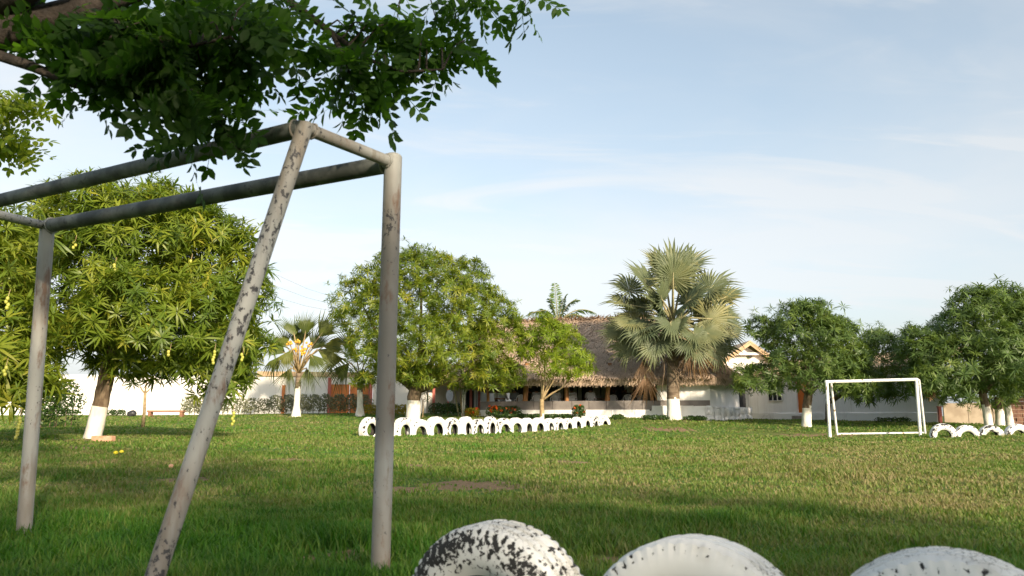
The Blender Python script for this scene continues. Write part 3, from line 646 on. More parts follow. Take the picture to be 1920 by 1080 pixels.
bf = [  # hub px, py, dY, radius px, normal (x, y, z), optional axis
    (1262, 503, .35, 66, (-.1, -.9, .2), (.02, .1, 1)), (1240, 500, .7, 56, (.3, -.8, .3), (-.45, .2, .9)), (1290, 498, .8, 56, (-.3, -.8, .3), (.45, .2, .9)),
    (1262, 522, -.9, 66, (.25, -1, .35), (0, -.3, .7)), (1214, 532, -.3, 62, (.35, -.8, .55), (-.6, -.2, .7)), (1172, 570, 0, 46, (.2, -.7, .8), (-1, -.1, .25)),
    (1188, 602, -.5, 54, (0, -.6, .9), (-1, -.2, -.1)), (1185, 640, .3, 50, (-.3, -.7, .5), (-.8, 0, -.7)), (1330, 542, -.2, 62, (-.35, -.85, .45), (.75, -.1, .65)),
    (1288, 566, -1.1, 60, (.25, -.8, .7), (.45, -.5, .3)), (1330, 598, -.6, 60, (.15, -.8, .6), (.95, -.2, -.1)), (1345, 590, .5, 58, (-.2, -.7, .8), (1, .1, .1)),
    (1347, 640, .1, 52, (.2, -.9, .3), (.8, 0, -.75)), (1210, 622, -1.0, 54, (-.15, -.8, .6), (-.6, -.5, -.5)), (1257, 606, -1.4, 50, (0, -.9, .5), (0, -.7, -.7)),
    (1228, 572, -1.1, 50, (.2, -.9, .6), (-.35, -.7, .35)), (1300, 625, -1.2, 50, (0, -.9, .5), (.4, -.6, -.6)), (1205, 585, 1.0, 60, (.3, .2, .9), (-.9, .5, .3)), (1325, 570, 1.1, 60, (-.3, .2, .9), (.9, .5, .3)),
    (1262, 540, 1.2, 62, (0, -.5, .8), (0, .6, .8)), (1235, 640, -.8, 46, (0, -.9, .3), (-.3, -.5, -.8)),
    (1162, 618, .2, 50, (-.1, -.8, .5), (-.95, 0, -.45)), (1180, 650, -.1, 46, (-.2, -.9, .2), (-.6, -.1, -.9)), (1225, 648, -.9, 46, (.1, -.9, .2), (-.25, -.4, -.9)), (1300, 650, -.9, 46, (-.1, -.9, .2), (.3, -.4, -.9)), (1338, 655, -.2, 48, (.2, -.9, .2), (.55, -.1, -.9)), (1362, 615, .2, 52, (.1, -.8, .5), (.95, 0, -.4)), (1240, 560, -1.2, 52, (.1, -1, .5), (-.2, -.7, .5)), (1180, 545, .4, 52, (.3, -.7, .5), (-.85, .1, .6)), (1355, 560, .3, 54, (-.3, -.7, .6), (.9, .1, .5))]
for k in range(16):
    w = k * 2.39996 + .4; el = R(random.uniform(-35, 65)); q = HB + Vector((math.cos(w) * math.cos(el), math.sin(w) * math.cos(el), math.sin(el))) * random.uniform(1.35, 1.75)
    bf.append((q, None, random.uniform(.95, 1.2), 0, (random.uniform(-.4, .4), -.7, random.uniform(.2, .8)), tuple((q - HB).normalized() + Vector((0, 0, -.25)))))
for i, (px, py, dy, rp, nrm, axs) in enumerate(bf):
    if py is None:
        place_frond(bis, HB, px, dy, nrm, FS[i % 5], 'bismarck', 'petiole', .04, axs); continue
    place_frond(bis, HB + Vector((0, dy * .15, 0)), P(px, py, YB + dy), M(rp, YB + dy), nrm, FS[(i * 2 + 3) % 5], 'bismarck', 'petiole', .04, axs)
for px, py, dy, rp, nrm, axs, k in ((1207, 672, -.6, 66, (0, -1, .1), (0, -.05, -1), 0), (1209, 705, -.5, 56, (.1, -1, .1), (.05, 0, -1), 1), (1290, 652, -.9, 68, (.05, -.9, .4), (.35, -.25, -.8), 2), (1310, 660, -.5, 58, (0, -1, .3), (.5, 0, -.85), 0), (1283, 660, -.4, 48, (0, -1, .1), (-.1, 0, -1), 1), (1246, 640, -.5, 40, (0, -1, 0), (-.1, 0, -1), 2)):
    place_frond(bis, HB + Vector((0, -.1, -.3)), P(px, py, YB + dy), M(rp, YB + dy), nrm, FD[k], 'dead_leaf', 'petiole', .035, axs, True)
for a_, b_ in (((1240, 665), (1281, 728)), ((1281, 690), (1254, 724)), ((1245, 660), (1240, 735)), ((1262, 690), (1292, 722)), ((1232, 660), (1212, 672))):
    MB().tube([P(*a_, YB - .45), P((a_[0] + b_[0]) / 2 + 3, (a_[1] + b_[1]) / 2, YB - .5), P(*b_, YB - .45)], [.035, .03, .02], 6).build('dead_petiole', MT['bark'], bis, smooth=True)
# boots of old leaf bases under the crown
for i in range(26):
    w = i * 2.4; z = P(1262, 690 - i * 2.6, YB).z; c = Vector((HB.x + math.cos(w) * .24, YB + math.sin(w) * .24, z))
    MB().tube([c, c + Vector((math.cos(w) * .16, math.sin(w) * .16, .22))], [.06, .03], 5).build('leaf_base', MT['palm_bark'], bis)

FP = [fan_shape(40 + s, 18, 95, .48, .06, .25, .2, .1) for s in range(4)]
FQ = [fan_shape(50 + s, 16, 70, .42, .06, .6, .25, .12) for s in range(3)]
def small_palm(label, foot, heart, fl, fruit, Y, white):
    root = empty('fan_palm', foot, label, 'palm tree')
    trunk_mesh(root, [foot - Vector((0, 0, .1)), foot.lerp(heart, .25), foot.lerp(heart, .65), heart], [.27, .15, .14, .13], white, [MT['palm_bark'], MT['lime_paint']], 12)
    for i, (px, py, dy, rp, nrm, axs, kind) in enumerate(fl):
        place_frond(root, heart, P(px, py, Y + dy), M(rp, Y + dy), nrm, (FP if kind == 0 else FQ)[i % 3], 'fan_leaf', 'twig', .03, axs)
    for px, py in fruit:
        c = P(px, py, Y - .5); b = MB().tube([heart, heart.lerp(c, .6) + Vector((0, 0, .1)), c], .025, 5)
        b.build('fruit_stalk', MT['twig'], root); b = MB()
        for k in range(7): b.ball(c + Vector((random.uniform(-.12, .12), random.uniform(-.1, .1), random.uniform(-.14, .06))), .06, 6, 4)
        b.build('fruit_bunch', MT['palm_fruit'], root, smooth=True)
YP = 39.0; fp1 = base(555, 779, YP)
small_palm('fan palm with slender white painted trunk and orange fruit, left of the grey hedge', fp1, P(560, 700, YP),
    [(572, 628, .2, 52, (0, -1, .2), (.1, 0, 1), 0), (598, 632, .4, 60, (-.3, -1, .3), (.6, 0, .75), 0), (552, 630, .5, 50, (.3, -1, .3), (-.3, .2, .9), 0), (535, 662, 0, 48, (.2, -.8, .6), (-.9, 0, .35), 0), (525, 668, -.3, 50, (0, -.8, .5), (-.5, -.3, -.8), 1),
     (548, 655, -.8, 62, (-.2, -.9, .3), (-.35, -.4, -.9), 1), (582, 664, -.8, 66, (.3, -.9, .4), (.6, -.3, -.75), 1), (595, 655, -.2, 70, (.1, -.8, .6), (.85, 0, -.4), 1), (606, 650, .5, 58, (-.1, -.7, .7), (1, 0, .05), 0), (560, 650, .9, 55, (0, -1, .2), (0, .1, 1), 0), (585, 655, .9, 55, (-.2, -1, .3), (.5, .2, .8), 0), (538, 650, .8, 50, (.3, -1, .3), (-.6, .2, .7), 0), (575, 690, -.3, 48, (.2, -.9, .1), (.2, -.2, -1), 1), (545, 690, -.2, 50, (-.3, -.9, .1), (-.3, -.1, -1), 1)],
    [(543, 643), (558, 638), (570, 652), (580, 645), (567, 660), (552, 655)], YP, M(57, YP))
YQ = 40.0; fp2 = base(675, 778, YQ)
small_palm('fan palm with white painted trunk beside the orange gate, half hidden by mango leaves', fp2, P(675, 705, YQ),
    [(655, 680, -.2, 62, (-.3, -.9, .3), (-.6, -.2, -.8), 1), (645, 672, .2, 58, (0, -.8, .6), (-.95, 0, -.25), 1), (662, 655, .4, 55, (.1, -.9, .4), (-.4, .1, .9), 0), (690, 670, .3, 55, (0, -.9, .5), (.6, .1, .8), 0), (680, 690, -.4, 50, (.2, -.9, .2), (.2, -.3, -.95), 1), (700, 680, 0, 50, (.2, -.9, .3), (.8, 0, -.6), 1)], [], YQ, M(50, YQ))
# feather palm behind the roof
YR = 58.0; fr_ = onground(1046, YR)
roy = empty('feather_palm', fr_, 'feathery palm whose fronds rise above the thatched roof ridge', 'palm tree')
hr = P(1046, 606, YR)
MB().tube([fr_ - Vector((0, 0, .1)), fr_.lerp(hr, .5), hr], [.3, .25, .18], 10).build('trunk', MT['palm_bark'], roy, smooth=True)
for px, py, arch, nn in ((1040, 530, .2, 40), (1084, 563, .9, 36), (1118, 588, 1.1, 36), (988, 592, 1.0, 36), (1062, 552, .6, 34), (1010, 585, .8, 30), (1100, 600, .9, 30), (1030, 560, .3, 30)):
    e = P(px, py, YR + random.uniform(-.8, .8)); pts = curve_pts(hr, e, arch * .55, 10); V, F, A = [], [], []
    o = MB().tube(pts, list(np.linspace(.05, .012, 10)), 5).build('frond', MT['petiole'], roy, smooth=True)
    for k in range(nn):
        t = .12 + .88 * k / nn; i = min(int(t * 9), 8); q = pts[i].lerp(pts[i + 1], t * 9 - i); tg = (pts[i + 1] - pts[i]).normalized(); sd = tg.cross(Vector((0, -.3, 1))).normalized(); ln = .72 * math.sin(math.pi * (.12 + .8 * t)) ** .7
        for s in (-1, 1):
            d = (sd * s + tg * .55 + Vector((0, random.uniform(-.3, .3), random.uniform(-.5, .1)))).normalized(); b = len(V); tip = q + d * ln + Vector((0, 0, -.22 * ln)); m_ = q + d * ln * .5; wd = tg * .020
            V += [q, m_ + wd, tip, m_ - wd]; F += [(b, b + 1, b + 2), (b, b + 2, b + 3)]; A += [random.random()] * 4
    add('leaflets', V, F, MT['feather_leaf'], o, attrs={'rnd': A}, kind='stuff')

# ------------------------------------------------------------------ tyres
def on_line(a, b, px, py=750):
    """point of the plan line a-b seen at column px"""
    d = P(px, py, 10.0); dx, dy = d.x, d.y; ex, ey = b.x - a.x, b.y - a.y
    t = (dx * a.y - dy * a.x) / (dy * ex - dx * ey); return a + (b - a) * t
def tyre_mesh(name, Ro, Ri, w, seg, mat, detail=False, wear=0.0, side=0.0):
    """revolved about local Y; tread with grooves, bulged side walls, dark unpainted inside"""
    d = .010 if detail else .006
    prof = [(-w * .36, Ri), (-w * .47, Ri + .03), (-w * (.525 if detail else .5), Ri + (Ro - Ri) * .45), (-w * .49, Ri + (Ro - Ri) * .72), (-w * .455, Ro - .028), (-w * .40, Ro - .008)]
    for g in (-.22, 0, .22): prof += [(w * (g - .045), Ro), (w * (g - .03), Ro - d), (w * (g + .03), Ro - d), (w * (g + .045), Ro)]
    prof += [(w * .40, Ro - .008), (w * .455, Ro - .028), (w * .49, Ri + (Ro - Ri) * .72), (w * .5, Ri + (Ro - Ri) * .45), (w * .47, Ri + .03), (w * .36, Ri), (w * .33, Ri + .012), (w * .43, Ri + (Ro - Ri) * .5), (w * .33, Ro - .02), (0, Ro - .018), (-w * .33, Ro - .02), (-w * .43, Ri + (Ro - Ri) * .5), (-w * .33, Ri + .012)]
    k = len(prof); V, F, mi, A, TR = [], [], [], [], []
    for i in range(seg):
        a = 2 * math.pi * i / seg
        for j, (y, r) in enumerate(prof):
            notch = 4 <= j <= 5 or 18 <= j <= 19
            if notch and i % 3 == 0: r -= .006 if detail else .008
            if detail and 6 <= j <= 17 and (i + j // 4) % 6 == 0: r -= .0025
            aa = a + (.018 * math.sin(j * 1.3) if detail and 6 <= j <= 17 else 0)
            V.append((r * math.cos(aa), y, r * math.sin(aa)))
            TR.append(1.0 if 6 <= j <= 17 else 0.0)
            gro = detail and 6 <= j <= 17 and (i + j // 4) % 6 == 0
            A.append(wear + (.80 if notch and i % 3 == 0 else .34 if j in (4, 19) else .10 if notch else .40 if gro else .10 + side * .9 if j in (3, 20) else -.10 + side * .7 if j in (1, 2, 21, 22) else -.12))
    for i in range(seg):
        i2 = (i + 1) % seg
        for j in range(k):
            j2 = (j + 1) % k; F.append((i * k + j, i * k + j2, i2 * k + j2, i2 * k + j)); mi.append(1 if j >= 23 else 0)
    me = mesh_from(name, V, F, [MT[mat], MT['rubber']], mi, True, {'wear': A, 'tread': TR})
    try: me.set_sharp_from_angle(angle=R(38))
    except Exception: pass
    return me
ORD = ['first', 'second', 'third', 'fourth', 'fifth', 'sixth', 'seventh', 'eighth', 'ninth', 'tenth', 'eleventh', 'twelfth', 'thirteenth', 'fourteenth', 'fifteenth', 'sixteenth', 'seventeenth', 'eighteenth', 'nineteenth', 'twentieth']
def put_tyre(me, c, rz, label, group, sc=1.0, tilt=0.0, roll=0.0):
    o = bpy.data.objects.new('tyre', me); COL.objects.link(o); o.location = c; o.rotation_euler = (tilt, roll, rz); o.scale = (sc, sc, sc); tag(o, label, 'tyre', group); return o
RN = .345
NSEG = 180
nears = [(935, 978, 2.75, 'half buried white tyre with black worn shoulder, nearest the goal post', 36, .05), (1302, 1006, 2.42, 'half buried white tyre in the middle of the three nearest tyres', 31, 0.0), (1772, 1031, 2.16, 'half buried white tyre in the bottom right corner of the lawn', 24, -.05)]
for i, (px, py, Y, lab, rz, tilt) in enumerate(nears):
    me = tyre_mesh('tyre', RN, .19, .215, NSEG, 'tyre_near', True, (.10, -.22, -.40)[i], (.55, .10, 0)[i]); t = P(px, py, Y)
    put_tyre(me, (t.x, Y, t.z - RN * math.cos(tilt)), -R(rz), lab, 'near white tyres along the bottom', 1.0, tilt, i * 1.9)
me_far = [tyre_mesh('tyre', .40, .205, .27, 44, 'tyre_far', False, w) for w in (-.10, .02, .12, -.2)]
pa, pb = P(694, 800, 22.4), P(1130, 790, 33.0)
row_px = [694, 727, 757, 787, 818, 848, 874, 897, 919, 944, 967, 988, 1009, 1030, 1047, 1064, 1081, 1098, 1113, 1130]; NT_ROW = len(row_px)
tops = [782, 784, 783, 786, 781, 783, 781, 785.5, 781, 784, 783, 783.5, 783, 784, 783, 784, 781.5, 780, 781, 779]
for i in range(NT_ROW):
    q_ = on_line(pa, pb, row_px[i]); x, y = q_.x, q_.y
    top = P(960 + x / y * FPX, tops[i], y).z
    rowdir = math.atan2(pb.y - pa.y, pb.x - pa.x); rz = rowdir + R(random.uniform(-9, 9))
    lab = '%s white painted tyre of the long row before the mango tree, counted from the left' % ORD[i] if i < NT_ROW - 1 else 'last and rightmost white painted tyre of the long row, before the red flowered bush'
    sc_ = random.uniform(.84, 1.10)
    put_tyre(me_far[(i * 3 + i // 4) % 4], (x, y, top - .40 * sc_), rz, lab, 'white tyres in a row across the lawn', sc_, R(random.uniform(-8, 8)), random.uniform(0, 6))
for i, (px, py) in enumerate(((1767, 794), (1814, 797), (1863, 797), (1916, 795))):
    t = P(px, py, 27.0)
    put_tyre(me_far[(2, 2, 2, 2)[i]], (t.x, 27.0 + .1 * i, t.z - .415), R(-14 + 4 * i), '%s half buried white tyre with dark worn tread right of the far goal' % ORD[i], 'half buried tyres right of the far goal', 1.04, 0, i * 1.1)

# ------------------------------------------------------------------ goals
def pipe(root, name, a, b, r, mat, n=20, ext=0.0):
    a, b = Vector(a), Vector(b); d = (b - a).normalized(); a = a - d * ext; b = b + d * ext
    k = max(2, int((b - a).length / .4)); pts = [a.lerp(b, t) for t in np.linspace(0, 1, k)]
    bm_ = MB().tube(pts, r, n); o = bm_.build(name, MT[mat], root); smooth_auto(o, 50); return o
H = 2.0
def at_h(px, py, h):
    a, b = (px - 960) / FPX, (540 - py) / FPX; d = Vector((a, cP - b * sP, sP + b * cP)); return Vector((0, 0, CAMH)) + d * ((h - CAMH) / d.z)
gA, gB, gC = at_h(737, 306, H), at_h(89, 424, H), at_h(571, 240, H)
q0 = at_h(0, 376, H); dirn = (q0 - gC).normalized(); gD = gC + dirn * ((gB - gA).length * .97)
fA = P(713, 1064, gA.y - .02); fB = P(46, 992, gB.y)
goal = empty('goal_frame', (gA.x, gA.y, 0), 'large weathered goal frame of chipped cream pipes in the left foreground', 'goal')
pipe(goal, 'goal_post', (fA.x, fA.y, gz(fA.x, fA.y) - .1), gA + Vector((0, 0, .03)), .046, 'stained', 24)
pipe(goal, 'goal_post', (fB.x, fB.y, gz(fB.x, fB.y) - .1), gB + Vector((0, 0, .0)), .046, 'stained', 24)
pipe(goal, 'crossbar', gA + (gB - gA).normalized() * .03, gB, .047, 'bar', 24)
pipe(goal, 'rear_bar', gC + (gD - gC).normalized() * .02, gD, .040, 'bar', 24)
pipe(goal, 'top_strut', gC, gA + (gC - gA).normalized() * .02, .030, 'chipped', 20)
pipe(goal, 'top_strut', gD, gB + (gD - gB).normalized() * .02, .030, 'chipped', 20)
lf = P(291, 1080, gC.y - .38); leg_dir = (lf - gC).normalized(); foot = gC + leg_dir * ((gC.z + .1) / -leg_dir.z)
pipe(goal, 'rear_leg', foot, gC - leg_dir * .015, .037, 'chipped', 22)
pipe(goal, 'rear_leg', foot + (gD - gC), gD - leg_dir * .015, .037, 'chipped', 22)
for q, r in ((gA + Vector((0, 0, .03)), .046), (gC - leg_dir * .012, .037), (gB, .047)):
    b = MB().ball(q, (r, r, r * .55), 20, 8); o = b.build('weld_cap', MT['chipped'], goal, smooth=True)
for c_, d_, r_ in ((gA, (gB - gA), .050), (gA, (gC - gA), .033), (gC, (gD - gC), .043), (gC, (gA - gC), .033), (gB, (gA - gB), .050)):
    d_ = d_.normalized(); c2 = Vector(c_) + d_ * .05; sd1 = d_.cross(Vector((0, 0, 1))).normalized(); sd2 = sd1.cross(d_)
    ring = [c2 + (sd1 * math.cos(w) + sd2 * math.sin(w)) * r_ for w in np.linspace(0, 2 * math.pi, 25)]
    MB().tube(ring, [.006 * random.uniform(.7, 1.4) for _ in ring], 6).build('weld_bead', MT['stained'], goal, smooth=True)
YG = 28.5
a0, b0 = P(1550, 716, YG), P(1718, 711.5, YG); a1, b1 = P(1556.5, 822, YG), P(1726, 820, YG)
goal2 = empty('goal_frame', (a1.x, YG, gz(a1.x, YG)), 'small looking white goal frame on the far side of the lawn at right', 'goal')
def dn(p): return Vector((p.x, p.y, gz(p.x, p.y) - .05))
pipe(goal2, 'goal_post', dn(a1), a0, .055, 'white_goal', 12); pipe(goal2, 'goal_post', dn(b1), b0, .055, 'white_goal', 12); pipe(goal2, 'crossbar', a0, b0, .055, 'white_goal', 12, .05)
ra, rb = P(1558, 717, YG + .55), P(1723, 713, YG + .5); fa, fb2 = P(1570, 819, YG + 1.2), P(1735, 817, YG + 1.2)
pipe(goal2, 'top_strut', a0, ra, .04, 'white_goal', 10); pipe(goal2, 'top_strut', b0, rb, .04, 'white_goal', 10)
pipe(goal2, 'rear_leg', (fa.x, fa.y, gz(fa.x, fa.y) - .03), ra, .042, 'white_goal', 10); pipe(goal2, 'rear_leg', (fb2.x, fb2.y, gz(fb2.x, fb2.y) - .03), rb, .042, 'white_goal', 10)
pipe(goal2, 'ground_bar', Vector((fa.x, fa.y, gz(fa.x, fa.y) + .045)), Vector((fb2.x, fb2.y, gz(fb2.x, fb2.y) + .035)), .035, 'white_goal', 10)

# ------------------------------------------------------------------ thatched restaurant
def xy(px, Y): return Vector(((px - 960) / FPX * Y * cP / 1.0, Y, 0)) if False else Vector((P(px, 750, Y).x, Y, 0))
FL, FR, ER, DR = xy(900, 40.0), xy(1331, 37.2), xy(1386, 40.0), xy(1402, 41.6)
rest = empty('thatched_restaurant', (FL.x, FL.y, gz(FL.x, FL.y)), 'open sided restaurant with steep thatched roof, grey slab parapet and white walls', 'building')
def wall_piece(name, root, a, b, z0, z1, th, mat, back=0.0, **kw):
    """upright slab along plan line a-b; its face looks to the camera side"""
    a, b = Vector(a), Vector(b); d = (b - a).normalized(); n = Vector((-d.y, d.x, 0))
    if n.y < 0: n = -n
    a0, b0 = a + n * back, b + n * back; a1, b1 = a0 + n * th, b0 + n * th
    v = [Vector((p.x, p.y, z)) for z in (z0, z1) for p in (a0, b0, b1, a1)]
    return add(name, v, [(0, 1, 5, 4), (1, 2, 6, 5), (2, 3, 7, 6), (3, 0, 4, 7), (4, 5, 6, 7), (0, 3, 2, 1)], MT[mat], root, **kw)
ZP0, ZP1, ZPL = 1.01, 1.42, 0.25
# parapet of grey slabs, each a piece with a joint
sl = [900, 938, 968, 1000, 1036, 1072, 1104, 1137, 1170, 1204, 1231]
for i in range(len(sl) - 1):
    a, b = on_line(FL, FR, sl[i]), on_line(FL, FR, sl[i + 1]); d = (b - a).normalized()
    wall_piece('slab', rest, a + d * .012, b - d * .012, ZP0, ZP1 + .004 * (i % 3), .12, 'slab_grey', back=.004 * (i % 2))
wall_piece('parapet_core', rest, on_line(FL, FR, 901), on_line(FL, FR, 1231), ZPL, ZP1 - .03, .10, 'slab_grey', back=.05)
pb_ = [893, 930, 985, 1040, 1096, 1146, 1190, 1231]
for i in range(len(pb_) - 1):
    a, b = on_line(FL, FR, pb_[i]), on_line(FL, FR, pb_[i + 1]); d = (b - a).normalized()
    wall_piece('plinth_block', rest, a + d * .008, b - d * .008, ZPL, ZP0 - .005, .3, 'plinth_white', back=-.05 - .004 * (i % 2))
# white front wall right of the opening, its grey band and plinth
W0, W1 = on_line(FL, FR, 1232), FR
wall_piece('wall', rest, W0, W1, 1.43, 2.55, .2, 'wall_pale', back=.02)
wall_piece('grey_band', rest, on_line(FL, FR, 1228), W1, 1.19, 1.425, .2, 'slab_grey', back=-.01)
wall_piece('plinth_block', rest, on_line(FL, FR, 1222), on_line(FL, FR, 1280), ZPL, 1.185, .4, 'plinth_white', back=-.10)
wall_piece('plinth_block', rest, on_line(FL, FR, 1280.3), on_line(FL, FR, 1334), ZPL, 1.17, .4, 'plinth_white', back=-.13)
wall_piece('wall', rest, FR + Vector((.03, 0.02, 0)), ER, 1.14, 2.55, .2, 'wall_pale', back=0.0)
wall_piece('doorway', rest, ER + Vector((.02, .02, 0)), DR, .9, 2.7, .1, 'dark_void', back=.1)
dq = P(1219, 769, 37.7); MB().tube([dq + Vector((0, -.14, 0)), dq + Vector((0, -.04, 0))], .035, 10).build('drain_hole', MT['dark_void'], rest)
# white washed rubble footing at the corner: rough stones, one piece each
stones = []
ln_ = [(xy(1322, 37.0), xy(1352, 37.5)), (xy(1352, 37.5), xy(1402, 40.2))]
for a, b in ln_:
    L_ = (b - a).length; u = 0
    while u < L_ - .05:
        w_ = min(random.uniform(.35, .75), L_ - u); z = gz(a.x, a.y) - .15
        while z < 1.08:
            h_ = random.uniform(.28, .45); h_ = min(h_, 1.12 - z); c = a + (b - a) * ((u + w_ / 2) / L_)
            d = (b - a).normalized(); rot = Matrix(((d.x, -d.y, 0), (d.y, d.x, 0), (0, 0, 1)))
            vv = []; 
            s = MB().ball((0, 0, 0), (.5, .5, .5), 8, 6)
            for p in s.v:
                q = Vector(tuple(math.copysign(abs(t * 2) ** .20, t) * .5 for t in p)); q = Vector((q.x * w_ * 1.05, q.y * .5, q.z * h_ * 1.05)) + Vector((random.uniform(-.015, .015), random.uniform(-.03, .03), random.uniform(-.015, .015)))
                vv.append(c + rot @ q + Vector((0, .16, z + h_ / 2)))
            add('stone', vv, s.f, MT['stone_white'], rest, smooth=True); z += h_
        u += w_
# floor and interior
flo = 0.88
poly = [FL + Vector((0, .2, 0)), FR + Vector((-.2, .3, 0)), xy(1330, 47.5), xy(890, 50)]
add('floor', [Vector((p.x, p.y, z)) for z in (flo - .5, flo) for p in poly], [(4, 5, 6, 7), (0, 1, 5, 4), (1, 2, 6, 5), (2, 3, 7, 6), (3, 0, 4, 7)], MT['floor_conc'], rest)
BL, BR = xy(960, 48.5), xy(1330, 46.5)
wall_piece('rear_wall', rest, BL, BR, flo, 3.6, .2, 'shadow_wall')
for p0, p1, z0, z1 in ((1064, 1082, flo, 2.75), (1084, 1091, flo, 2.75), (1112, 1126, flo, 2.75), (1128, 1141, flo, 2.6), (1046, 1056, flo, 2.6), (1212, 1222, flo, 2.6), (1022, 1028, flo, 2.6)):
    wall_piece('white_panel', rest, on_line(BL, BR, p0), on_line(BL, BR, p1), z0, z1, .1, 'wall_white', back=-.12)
wall_piece('side_wall', rest, on_line(FL, FR, 1231) + Vector((.25, .25, 0)), xy(1300, 46.5), flo, 3.3, .15, 'wall_pale')
for x0, x1, r_, yb in ((914, 915, .075, 40.3), (981, 989, .13, 39.8), (1062, 1061, .11, 39.3), (1134, 1144, .11, 38.8), (1221, 1224, .10, 38.4)):
    a, b = P(x0, 752, yb), P(x1, 700, yb); a.z = flo
    MB().tube([a, a.lerp(b, .35) + Vector((.02, 0, 0)), a.lerp(b, .7), b + Vector((0, 0, .5))], [r_ * 1.1, r_, r_ * .95, r_ * .9], 12, wob=.05).build('log_post', MT['log_wood'], rest, smooth=True)
# thatch
EZ = 2.47
E = [FL + Vector((-1.0, -.75, EZ)), FR + Vector((.15, -.55, EZ)), ER + Vector((.35, -.15, EZ - .02)), Vector((11.6, 47.5, EZ)), Vector((-1.5, 51, EZ))]
RL, RR = P(925, 604, 45.8), P(1222, 594, 43.6)
def roof_faces(off, eout):
    e = [Vector(p) - Vector((0, 0, off)) for p in E]; a, b = RL - Vector((0, 0, off)), RR - Vector((0, 0, off)); return e + [a, b]
T = [(0, 1, 6, 5), (1, 2, 6), (2, 3, 6), (3, 4, 5, 6), (4, 0, 5)]
top, bot = roof_faces(0, 0), roof_faces(.34, 0)
rim = [(i, (i + 1) % 5, 7 + (i + 1) % 5, 7 + i) for i in range(5)]
roof = add('thatch_roof', top + bot, T + [tuple(i + 7 for i in f)[::-1] for f in T] + [tuple(reversed(r)) for r in rim], MT['thatch'], rest)
V, F, A = [], [], []
def strip(p, dn, sd, ln, wd, lift, a):
    b = len(V); nrm = sd.cross(dn).normalized(); nrm = nrm if nrm.z > 0 else -nrm
    V.extend([p - sd * wd, p + sd * wd, p + dn * ln + sd * wd * .6 + nrm * lift, p + dn * ln - sd * wd * .6 + nrm * lift * .8]); F.append((b, b + 1, b + 2, b + 3)); A.extend([a] * 4)
for fi, f_ in enumerate(T[:3]):
    ps = [top[i] for i in f_]; tris = [(ps[0], ps[1], ps[2])] + ([(ps[0], ps[2], ps[3])] if len(ps) == 4 else [])
    for tr in tris:
        e1, e2 = tr[1] - tr[0], tr[2] - tr[0]; nn = e1.cross(e2).normalized(); nn = nn if nn.z > 0 else -nn; area = e1.cross(e2).length / 2
        dn = Vector((0, 0, -1)); dn = (dn - nn * dn.dot(nn)).normalized(); sd = dn.cross(nn).normalized()
        for _ in range(int(area * 230)):
            u, w = random.random(), random.random()
            if u + w > 1: u, w = 1 - u, 1 - w
            p = tr[0] + e1 * u + e2 * w + nn * random.uniform(.0, .05); dd = (dn + sd * random.uniform(-.28, .28) + nn * random.uniform(-.05, .12)).normalized()
            hi_ = (p.z - EZ) / (RR.z - EZ); a = random.random() * .55 + .25 * hi_  # tone raised towards the ridge, painting the sunlit upper straw
            strip(p, dd, sd, random.uniform(.22, .5), random.uniform(.012, .032), random.uniform(.0, .09), a)
# fringe along the eaves, shaggy ridge
for i in range(0, 3):
    a, b = Vector(E[i]), Vector(E[(i + 1) % 5]); L_ = (b - a).length; sd = (b - a).normalized(); nrm = Vector((sd.y, -sd.x, 0))
    for _ in range(int(L_ * 170)):
        p = a.lerp(b, random.random()) + Vector((0, 0, random.uniform(-.22, .03))) - nrm * random.uniform(-.03, .12)
        strip(p, (Vector((0, 0, -1)) + nrm * random.uniform(-.1, .35) + sd * random.uniform(-.2, .2)).normalized(), sd, random.uniform(.08, .24), random.uniform(.01, .025), random.uniform(-.02, .03), random.random() * .8)
sd = (RR - RL).normalized()
for _ in range(1500):
    p = RL.lerp(RR, random.random()) + Vector((0, random.uniform(-.12, .1), random.uniform(-.02, .10)))
    strip(p, Vector((random.uniform(-.4, .4), -1, random.uniform(-.9, .15))).normalized(), sd, random.uniform(.25, .6), random.uniform(.015, .04), .05, .35 + random.random() * .6)
add('thatch_straw', np.array([tuple(p) for p in V]), np.array(F), MT['thatch_strip'], roof, attrs={'rnd': A}, kind='stuff')

# ------------------------------------------------------------------ house at the right
YH = 47.0
house = empty('white_house', (P(1402, 788, YH).x, YH, gz(P(1402, 788, YH).x, YH)), 'low white house with gabled end, orange door and painted footing behind the right mango trees', 'house')
ap, le, re_ = P(1402, 648, YH), P(1356, 681, YH), P(1448, 681, YH); gb = .2
def prism(name, pts, dv, mat, root, **kw):
    n = len(pts); dv = Vector(dv); v = [Vector(p) for p in pts] + [Vector(p) + dv for p in pts]
    return add(name, v, [tuple(range(n)), tuple(range(2 * n - 1, n - 1, -1))] + [(i, i + n, (i + 1) % n + n, (i + 1) % n)[::-1] for i in range(n)], MT[mat], root, **kw)
prism('gable_wall', [Vector((le.x, YH, gb)), Vector((re_.x, YH, gb)), Vector((re_.x, YH, re_.z)), Vector((ap.x, YH, ap.z - .12)), Vector((le.x, YH, le.z))], (0, .2, 0), 'wall_white', house)
for e in (le, re_):
    d = (ap - e).normalized(); up = Vector((-d.z, 0, d.x)) if d.x > 0 else Vector((d.z, 0, -d.x)); e2 = e - d * .35
    prism('barge_board', [e2 + Vector((0, -.5, -.02)), ap + Vector((0, -.5, -.02)), ap + Vector((0, -.5, .14)), e2 + up * .14 + Vector((0, -.5, 0))], (0, .07, 0), 'tan_trim', house)
    prism('roof', [e2 + Vector((0, -.52, .10)), ap + Vector((0, -.52, .16)), ap + Vector((0, -.52, .26)), e2 + up * .22 + Vector((0, -.52, .0))], (0, 8, 0), 'tan_trim', house)
